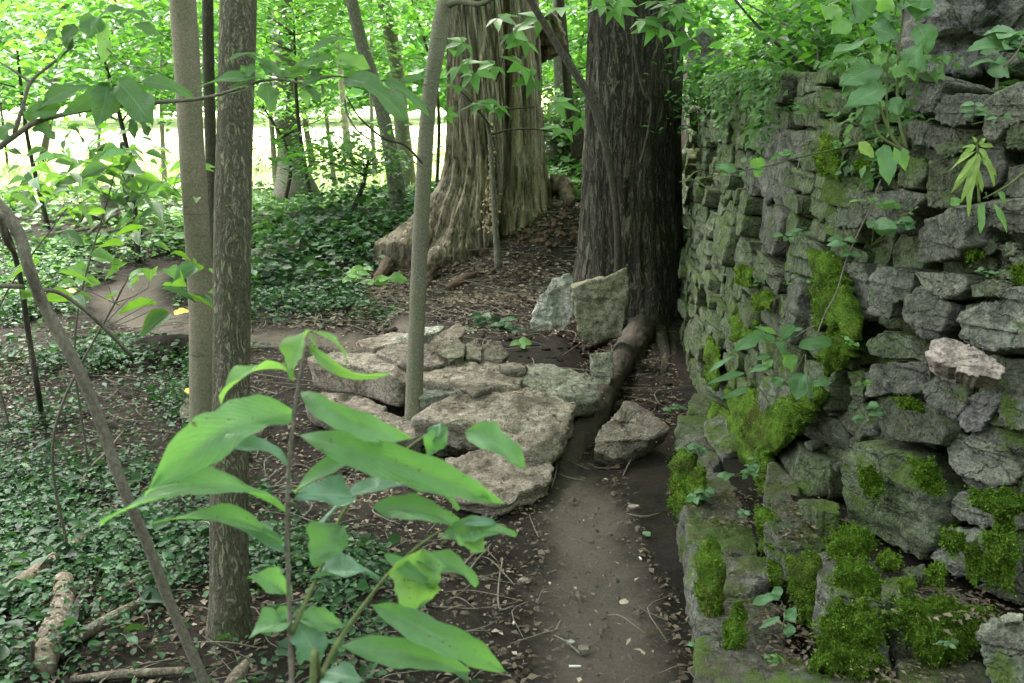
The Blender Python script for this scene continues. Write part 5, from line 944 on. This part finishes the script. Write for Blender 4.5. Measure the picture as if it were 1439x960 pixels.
def stem(pts, rr, mat='stem', parent=sh, seg=8): V, F, uv = tube(pts, rr, seg, 8, lambda th, fr, p: 1+.08*vn(p*60, 2)); o = mk('stem', V, F, M[mat], parent, uv=uv); STEMS.setdefault(parent.name, []).append((o, V))
stem([root, P(412,1100,1.12), P(410,960,1.15), P(405,800,1.15), P(404,700,1.15), P(410,610,1.15), P(421,530,1.15), P(432,468,1.15)], [.005,.0036,.0031,.0027,.0024,.0021,.0018,.0011], 'twig')
stem([P(409,890,1.15), P(430,845,1.16), P(450,800,1.18), P(475,735,1.20), P(505,690,1.22), P(560,640,1.26), P(608,606,1.28), P(650,590,1.28), P(680,608,1.27)], [.003,.0027,.0025,.0023,.002,.0017,.0014,.001,.0008])
stem([root, P(440,1010,1.12), P(452,950,1.15), P(480,895,1.18), P(512,850,1.2), P(545,808,1.22), P(585,770,1.24), P(620,745,1.26)], [.005,.004,.0034,.003,.0027,.0023,.0018,.0012])
leafset(sh, 'spice', [
 (434,464,412,534,36,.0,.10,'young'),(404,520,311,569,46,-.05,.22,'young'),(432,483,548,519,22,.02,.34,'young'),(440,466,484,512,16,.02,.20,'young'),(432,466,447,498,6,.0,.1,'young'),(423,552,582,612,36,.02,.40),
 (410,582,204,706,66,-.12,.26),(404,652,290,632,26,-.04,.22),(404,720,136,752,54,-.14,.24),(398,764,212,742,38,-.08,.20),(402,778,315,735,22,-.04,.1),(421,612,702,708,48,.05,.26),(414,692,560,658,28,.03,.24),
 (498,700,414,700,46,-.04,.1),(482,738,440,796,56,-.02,.05),(655,606,736,660,48,.0,.22),(604,622,622,594,20,0,.1),(628,600,600,640,30,0,.15),(541,673,641,720,32,.03,.2),(445,745,588,692,24,.03,.2),(630,702,690,716,14,.02,.3),(522,713,650,745,40,.03,.25),
 (648,736,695,740,14,.02,.3),(618,758,724,756,38,.03,.18),(640,748,682,776,38,.0,.1,'young'),(592,772,584,858,72,.0,.02,'young'),(540,778,612,830,20,.0,.15),(584,790,668,826,34,.02,.2),(436,815,532,818,44,.03,.15),(524,850,706,942,42,.04,.22),(480,908,658,945,38,.03,.22),
 (450,957,512,958,36,.02,.15),(408,842,345,814,34,-.03,.2),(412,872,350,900,44,-.03,.15),(414,872,450,932,44,.0,.1),(418,866,484,880,32,.02,.15),(409,864,386,873,26,-.01,.1)], 1.17, upk=.5, fold=.6)
# ------------------------------------------------------------ branches of big leaves hanging in at the left
def bigbranch(label, stems, leaves, d0, mat='buckeye', name='leafy_branch', bark='twig', upk=.55, **kw):
    e = empty(name, P(*stems[0][0][0][:3]) if False else P(stems[0][0][0][0], stems[0][0][0][1], d0), label=label, cat='branch')
    for pts, rr in stems: stem([P(a, b, d0) for a, b in pts], np.linspace(rr, rr*.45, len(pts)), bark, e)
    leafset(e, mat, leaves, d0, upk=upk, **kw); return e
bigbranch('large leaved branch reaching in from the left edge across the smooth pale tree', [([(-60,250),(0,206),(28,186),(55,170),(125,154),(200,146),(285,138),(345,122)],.0075),([(20,188),(32,150),(43,116),(70,92),(102,66)],.0055),([(43,116),(20,100),(0,88),(-40,70)],.003),([(60,108),(80,122),(95,131)],.0018),([(150,68),(175,90),(205,96),(245,92)],.0018)], [
 (158,116,87,160,26,-.02,.12),(152,118,138,178,42,-.05,.06),(166,116,214,178,50,-.04,.08),(196,114,272,140,24,.02,.12),(130,122,55,158,26,.0,.15),(86,150,36,168,28),(48,178,78,196,26),(95,176,117,201,14,.0,.1),(20,176,0,200,30),(130,22,130,54,38,-.03,.05),(104,34,96,70,26,.0,.1,'crowndark'),(142,30,144,92,28,.0,.05,'young'),(140,24,180,14,12,.0,.2),(172,22,210,28,14,.0,.2),(188,34,228,52,20,.02,.1),(104,60,80,98,18),(82,40,66,60,14),(186,166,190,197,13,.0,.1,'crowndark'),(196,168,208,194,13,.0,.1,'crowndark'),(100,185,90,215,16),(0,210,35,222,12,.0,.1,'crowndark')], 2.25)
bigbranch('large leaved branch crossing before the furrowed slim tree towards the right', [([(345,122),(368,114),(395,112),(430,117),(460,108),(482,108),(520,114),(560,112),(600,120)],.0035),([(484,140),(490,165),(510,190),(550,208),(598,238)],.003)], [
 (372,112,273,130,24,-.03,.12),(362,118,303,145,18,.0,.1),(376,118,378,159,32,-.03,.05),(350,92,348,112,26,-.02,.05),(365,78,320,88,10,.0,.15),(455,104,423,126,16),(470,102,430,100,14),(484,110,572,176,50,-.05,.14),(540,112,604,168,22,.0,.15),(470,84,520,98,22,.02,.2,'young'),(430,80,500,62,13,.02,.2),(430,120,452,146,12,.0,.1,'crowndark'),(425,126,433,152,18,.0,.1,'young'),(395,104,440,96,16),(400,108,360,90,18),(410,100,470,80,14),(560,116,600,108,12),(440,112,455,90,14),(385,100,340,78,14),(510,205,520,228,22,.0,.1,'crowndark'),(494,198,490,215,18),(505,190,480,200,16)], 2.35)
# ------------------------------------------------------------ plants on the wall
def onwall(px, py, out=.03): s, z, d = wall_hit(px, py, out); return d
def wallplant(name, label, cat, stems, leaves, d0, mat='nettle', bark='stem', rr=.003, upk=.5, **kw):
    e = empty(name, P(stems[0][0][0], stems[0][0][1], d0), label=label, cat=cat)
    for k, pts in enumerate(stems): stem([P(a, b, d0) for a, b in pts], np.linspace(rr, rr*.5, len(pts)), bark, e, 7)
    leafset(e, mat, leaves, d0, upk=upk, **kw); return e
d = onwall(1265, 205, .08)
wallplant('broad_leaved_shrub', 'tall shrub with broad toothed leaves rooted in the upper wall', 'shrub', [[(1268,212),(1250,185),(1246,140),(1248,80),(1258,20),(1262,-40)],[(1274,210),(1262,160),(1262,90),(1268,30),(1272,-30)],[(1266,214),(1240,160),(1226,95),(1210,50),(1195,0)],[(1262,208),(1236,190),(1228,165)],[(1275,212),(1285,260)]], [
 (1228,60,1168,86,44,-.04),(1236,94,1178,122,38,-.03),(1242,124,1184,152,36,-.05),(1252,138,1266,162,26),(1292,62,1290,98,52,-.05),(1258,42,1232,22,42),(1262,8,1304,18,44),(1225,22,1196,0,44),(1240,205,1248,262,30,-.03,.1,'spice'),(1215,68,1240,92,34,-.02,.1,'young'),(1250,96,1286,112,34,-.02,.1,'young'),(1205,95,1225,120,34,0,.1,'young'),(1222,40,1262,56,40),(1290,35,1305,75,36),(1230,150,1214,170,22),(1256,206,1272,240,24,0,.1,'young'),(1275,85,1302,100,26),(1195,30,1168,50,30,0,.1,'young'),(1180,10,1160,30,34,0,.1,'young'),(1218,130,1205,148,22,0,.1,'young'),(1206,200,1228,222,16,0,.1,'lime'),(1300,-5,1285,30,40),(1255,-10,1225,10,40,0,.1,'young')], d, rr=.004, jit=.35)
d = onwall(1150, 210, .12)
wallplant('trailing_vine', 'pale trailing vine with lobed leaves stretched across the upper wall to the left', 'vine', [[(1265,188),(1245,193),(1200,204),(1160,213),(1120,222),(1080,233),(1030,242),(990,250),(955,256)],[(1245,193),(1215,180),(1195,172)],[(965,254),(975,243),(985,240)],[(975,252),(990,262),(996,268)]], [(1118,218,1083,226,20),(1108,222,1100,208,14),(1075,232,1052,228,18,0,.1,'young'),(1068,236,1062,250,14,0,.1,'young'),(1035,240,1004,234,16),(1028,238,1012,246,12,0,.1,'young'),(1180,208,1168,200,14),(1180,210,1172,198,10,0,.1,'young'),(1198,175,1188,190,8,0,.1,'young'),(1045,240,1040,248,8)], d, rr=.0028)
d = onwall(1095, 520, .16)
wallplant('nettle_like_plant', 'clump of pointed soft green leaves hanging from the middle of the wall', 'plant', [[(1085,575),(1095,540),(1100,505),(1102,480)],[(1085,575),(1070,550),(1050,530)],[(1095,545),(1118,520),(1130,498)],[(1078,548),(1082,556),(1130,564)]], [
 (1074,466,1027,496,20,-.03),(1034,500,993,529,12,-.02),(1047,524,994,541,10),(1086,514,1048,528,15),(1053,545,1012,560,10),(1126,524,1120,563,34,-.03),(1139,541,1169,538,15),(1122,486,1173,482,20),(1106,497,1084,480,20),(1116,457,1096,480,20),(1104,495,1112,524,22,-.02,.1,'young'),(1090,478,1066,470,10),(1135,548,1142,560,12),(1088,542,1098,530,18),(1072,520,1086,505,14,0,.1,'young'),(1098,476,1130,462,14),(1092,470,1060,460,8,0,.1,'young'),(1082,500,1060,505,10),(1120,500,1105,512,14,0,.1,'young'),(1060,480,1040,486,10,0,.1,'young')], d, rr=.0025)
d = onwall(1370, 240, .10)
wallplant('lime_green_weed', 'lime green weed with narrow drooping leaves near the right edge of the wall', 'plant', [[(1376,285),(1374,250),(1374,220),(1373,200)],[(1445,238),(1420,258),(1400,270),(1382,279)]], [(1372,212,1334,242,7),(1372,218,1340,262,8),(1372,225,1362,305,10),(1374,214,1374,262,11),(1378,212,1396,262,9),(1376,208,1390,232,9),(1370,206,1348,222,7),(1376,204,1396,206,7),(1372,200,1366,192,6),(1376,203,1384,194,6),(1370,230,1336,272,7),(1368,236,1350,286,9),(1378,222,1400,248,8),(1374,240,1380,272,8),(1372,206,1352,208,6)], d, mat='lime', rr=.0035, upk=.3)
wallplant('broad_leaved_weed', 'two strap like yellow green leaves hanging below the lime green weed', 'plant', [[(1385,270),(1388,280)]], [(1379,284,1378,330,11),(1396,286,1414,328,9),(1404,268,1412,286,8),(1345,278,1338,290,16)], d, mat='young', rr=.002, upk=.2)
wallplant('ledge_seedling', 'seedling with a few heart shaped leaves on the low mossy ledge', 'plant', [[(1098,885),(1104,862),(1098,845)],[(1104,862),(1112,868)]], [(1097,838,1056,851,16),(1100,828,1084,834,14),(1096,867,1066,884,10),(1104,872,1118,854,20),(1109,876,1107,896,17)], 2.58, rr=.002)
d = onwall(1195, 350, .05)
e = empty('hanging_twig', P(1238, 252, d), label='thin pale bare twig hanging down the middle of the wall', cat='twig')
stem([P(1238,252,d),P(1222,295,d),P(1205,330,d),P(1188,370,d),P(1176,410,d),P(1160,440,d),P(1148,470,d)], [.0025]*7, 'twig', e, 6); stem([P(1146,458,d),P(1130,465,d),P(1118,474,d)], [.002,.0015,.001], 'twig', e, 6); stem([P(1132,498,d),P(1134,530,d),P(1138,570,d)], [.002,.002,.001], 'twig', e, 6)
# small seedlings: stem with a rosette of leaves
def sprig(px, py, d0, size, n, label, mat='nettle', k=3):
    e = empty('seedling', P(px, py, d0), label=label, cat='plant', group='seedlings growing from the wall joints' if k == 3 else None); rg = np.random.default_rng(int(px*7+py)); c0 = P(px, py, d0); mbs = MB(); mbl = MB()
    for j in range(k):
        tip = c0+np.array([rg.normal()*size*.8, -abs(rg.normal())*size*.5-.01, size*rg.uniform(.2, 1.1)]); V, F, uv = tube([c0, (c0+tip)/2+np.array([0, -.004, 0]), tip], [.0012, .001, .0006], 5, 4); mbs.add(V, F, uv)
        for q in range(n):
            a = rg.uniform(0, 2*pi); b = c0+(tip-c0)*rg.uniform(.5, 1); L = size*rg.uniform(.45, .8); dirv = np.array([cos(a), sin(a)*.8-.2, -.15]); bigleaf(mbl, b, b+unit(dirv)*L, L*.55, unit(np.array([0, -.5, .8])+rg.normal(size=3)*.25), .12, .2, seed=q)
    mbs.build('stem', M['stem'], e); mbl.build('leaves', M[mat], e)
sp = [(978,702,.06,5,'ferny seedling on the outer moss at the left end of the ledges','nettle'),(1028,670,.06,4,'cluster of small leaves on the outer ledge','nettle'),(985,640,.06,5,'pale round leaved seedling at the far end of the ledge','nettle'),(1205,592,.07,2,'little seedling with two oval leaves left of the algae covered block','nettle'),(1225,345,.09,4,'leafy seedling tuft in the shaded hole right of the hanging twig','nettle'),(1185,362,.06,3,'small seedling just left of the hanging twig','nettle'),(1118,345,.06,5,'delicate leafy seedling in the far upper wall','nettle'),(1205,545,.035,3,'tiny bright seedling left of the rough grey block in mid wall','young'),(1198,487,.035,3,'tiny seedling on a dark mossy joint in mid wall','young'),(1200,295,.07,3,'fan leaved seedling high in the wall beside the hanging twig','young'),(1262,305,.03,2,'tiny seedling in the joint under a tilted block','nettle'),(1365,175,.05,4,'small weed in front of the upper right blocks','nettle'),(1388,392,.03,3,'tiny weed above the big plain block','nettle'),(1310,905,.03,3,'round leaved seedling below the long moss cushion','nettle'),(1092,925,.03,3,'tiny seedling on the lowest ledge','young'),(1045,722,.035,3,'tiny star shaped seedling on the outer ledge litter','nettle'),(1070,400,.035,3,'tiny seedling with moss in the far lower wall','nettle'),(1108,400,.03,3,'tiny bright seedling right of the small moss spot','young'),(960,575,.05,4,'small seedling at the wall foot by the dark dirt','nettle'),(1055,655,.04,3,'seedling under the hanging moss','nettle'),(984,905,.04,3,'thin seedling at the base of the ledge by the path','nettle')]
for px, py, sz, n, lb, mt in sp:
    d = onwall(px, py, .05)
    if py > 640 and px < 1150: d = {978:3.45,1028:3.3,1092:2.55,1045:3.1,1055:3.4,984:2.7}.get(px, d)
    if px == 985: d = 3.7
    if px == 960: d = 4.5
    if px == 1310: d = 2.38
    sprig(px, py, d-.01, sz, n, lb, mt)
sprig(745, 500, 5.75, .14, 3, 'bright green seedling behind the step below the leaning slabs', 'young', 2); sprig(540, 405, 7.4, .2, 4, 'light green seedling left of the slim tree on the bare slope', 'young', 4); sprig(130, 400, 5, .16, 3, 'fresh green weed in the ivy left of the winding path', 'young', 4); sprig(700, 470, 6.2, .13, 5, 'low ivy tuft at the back rim of the step', 'ivy', 7); sprig(1400, 95, 2.75, .16, 5, 'leafy weed in front of the large boulder on the wall top', 'nettle', 5); sprig(1440, 105, 2.7, .14, 4, 'small weed at the right edge on the wall top', 'nettle', 4)
# shrubs and saplings along the wall top
wt = [(1.75,5.2,2.0,.35,.6,.28,1100,.085,'crownlight','dense light shrub on the wall top in its middle part'),(1.75,6.4,1.95,.35,.5,.35,1000,.06,'crownlight','bright shrub on the wall top next to the big furrowed tree'),(2.3,5.2,2.4,.7,.8,.4,1000,.08,'crownlight','loose bright foliage above the bank behind the wall top'),(1.65,4.0,1.85,.25,.4,.16,420,.05,'crown','low leafy clump on the wall top left of the broad leaved shrub'),(2.2,4.1,2.2,.4,.5,.3,500,.07,'crown','arching leaves behind the broad leaved shrub'),(1.25,6.5,1.62,.12,.3,.28,500,.05,'crown','fine ferny leaves trailing over the far end of the wall'),(2.6,7.5,2.7,.9,.8,.5,1200,.09,'crownlight','yellow green foliage high on the bank behind the wall'),(1.9,3.3,2.05,.3,.3,.2,200,.07,'crown','sparse leaves between the broad leaved shrub and the boulder'),(3.2,9,2.9,1.2,1,.7,1500,.12,'crown','green bushes far up the bank behind the wall'),(1.45,5.0,1.85,.28,.8,.14,1000,.07,'crown','low weeds spilling over the wall top in its middle'),(1.75,3.6,2.3,.35,.4,.35,420,.065,'crownlight','tall bright leafy stems behind the broad leaved shrub'),(1.3,5.6,1.75,.18,.5,.15,500,.045,'crownlight','bright ferny weeds on the far part of the wall top')]
for x, y, z, rx, ry, rz_, n, lf, mt, lb in wt:
    g0 = hz(x+.1, y); cl = blob((x, y, z), (rx, ry, rz_), 22); tree('wall_top_shrub', lb, 'shrub', [np.array([x+.1, y, g0]), np.array([x+.05, y, (g0+z)/2]), np.array([x, y, z])], [.012, .010, .005], 'dark', cl, n, lf, .12, mt, seg=7, group='shrubs along the wall top')
for k, (pp, rr_, bk, lb) in enumerate([([(1162,108),(1168,60),(1176,0),(1182,-60)],.016,'rot','reddish brown dead stem standing on the wall top'),([(1150,105),(1090,60),(1050,20),(1010,-30)],.008,'dark','dark thin stem slanting left over the wall top'),([(1210,110),(1150,60),(1085,25),(1040,0)],.006,'twig','thin grey arching twig over the wall top'),([(1150,92),(1148,40),(1140,-20)],.005,'twig','thin straight pale twig on the wall top'),([(1400,128),(1404,100),(1425,80),(1445,45)],.004,'twig','crooked pale twig on the wall top at the right edge')]):
    d = 4.6 if k < 4 else 2.6; V, F, uv = tube([P(a, b, d) for a, b in pp], np.linspace(rr_*1.1, rr_*.6, len(pp)), 10, 8, lambda th, fr, p: 1+.12*vn(p*30, 3)); mk('dead_stem' if k == 0 else 'thin_stem', V, F, M[bk], uv=uv, label=lb, cat='stem')
# litter and grass on the wall top
mb = MB(); n = 6000; s = R.uniform(1.0, WS[-1]-.8, n); pts = np.array([wall_at(q, 1.55)[0]-wall_at(q, 1.55)[2]*R.uniform(.0, .45) for q in s]); pts[:, 2] = np.maximum(hgt(pts[:, 0], pts[:, 1]), 1.5)+R.uniform(.02, .07, n); leaf_batch(mb, pts, rnd_h(n, .3), rnd_up(n, .6), R.uniform(.02, .06, n), R.uniform(.008, .03, n)); n = 5000; s = R.uniform(1.2, WS[-1]-1.2, n); dn = R.random(n)**2*.38; ok = n2(s, s*0, 3.2, 3, 61)+.10-dn*1.1 > 0; s = s[ok]; dn = dn[ok]; pts = np.array([wall_at(q, 1.6)[0]+wall_at(q, 1.6)[2]*R.uniform(.02, .10) for q in s]); pts[:, 2] = 1.70-dn; m_ = len(s); leaf_batch(mb, pts, unit(np.column_stack([R.normal(size=(m_, 2))-[.5, 0], -R.random(m_)*1.2])), unit(np.array([-1, -.3, .6])+R.normal(size=(m_, 3))*.4), R.uniform(.02, .055, m_), R.uniform(.012, .035, m_))
mb.build('wall_top_plants', M['ivyfar'], None, kind='stuff', label='low ivy and weeds along the wall top', cat='ground cover')
for o in bpy.data.objects:
    if o.parent is None and o.type in ('MESH', 'EMPTY') and 'kind' not in o: o['kind'] = 'thing'
    if '_w' in o: del o['_w']
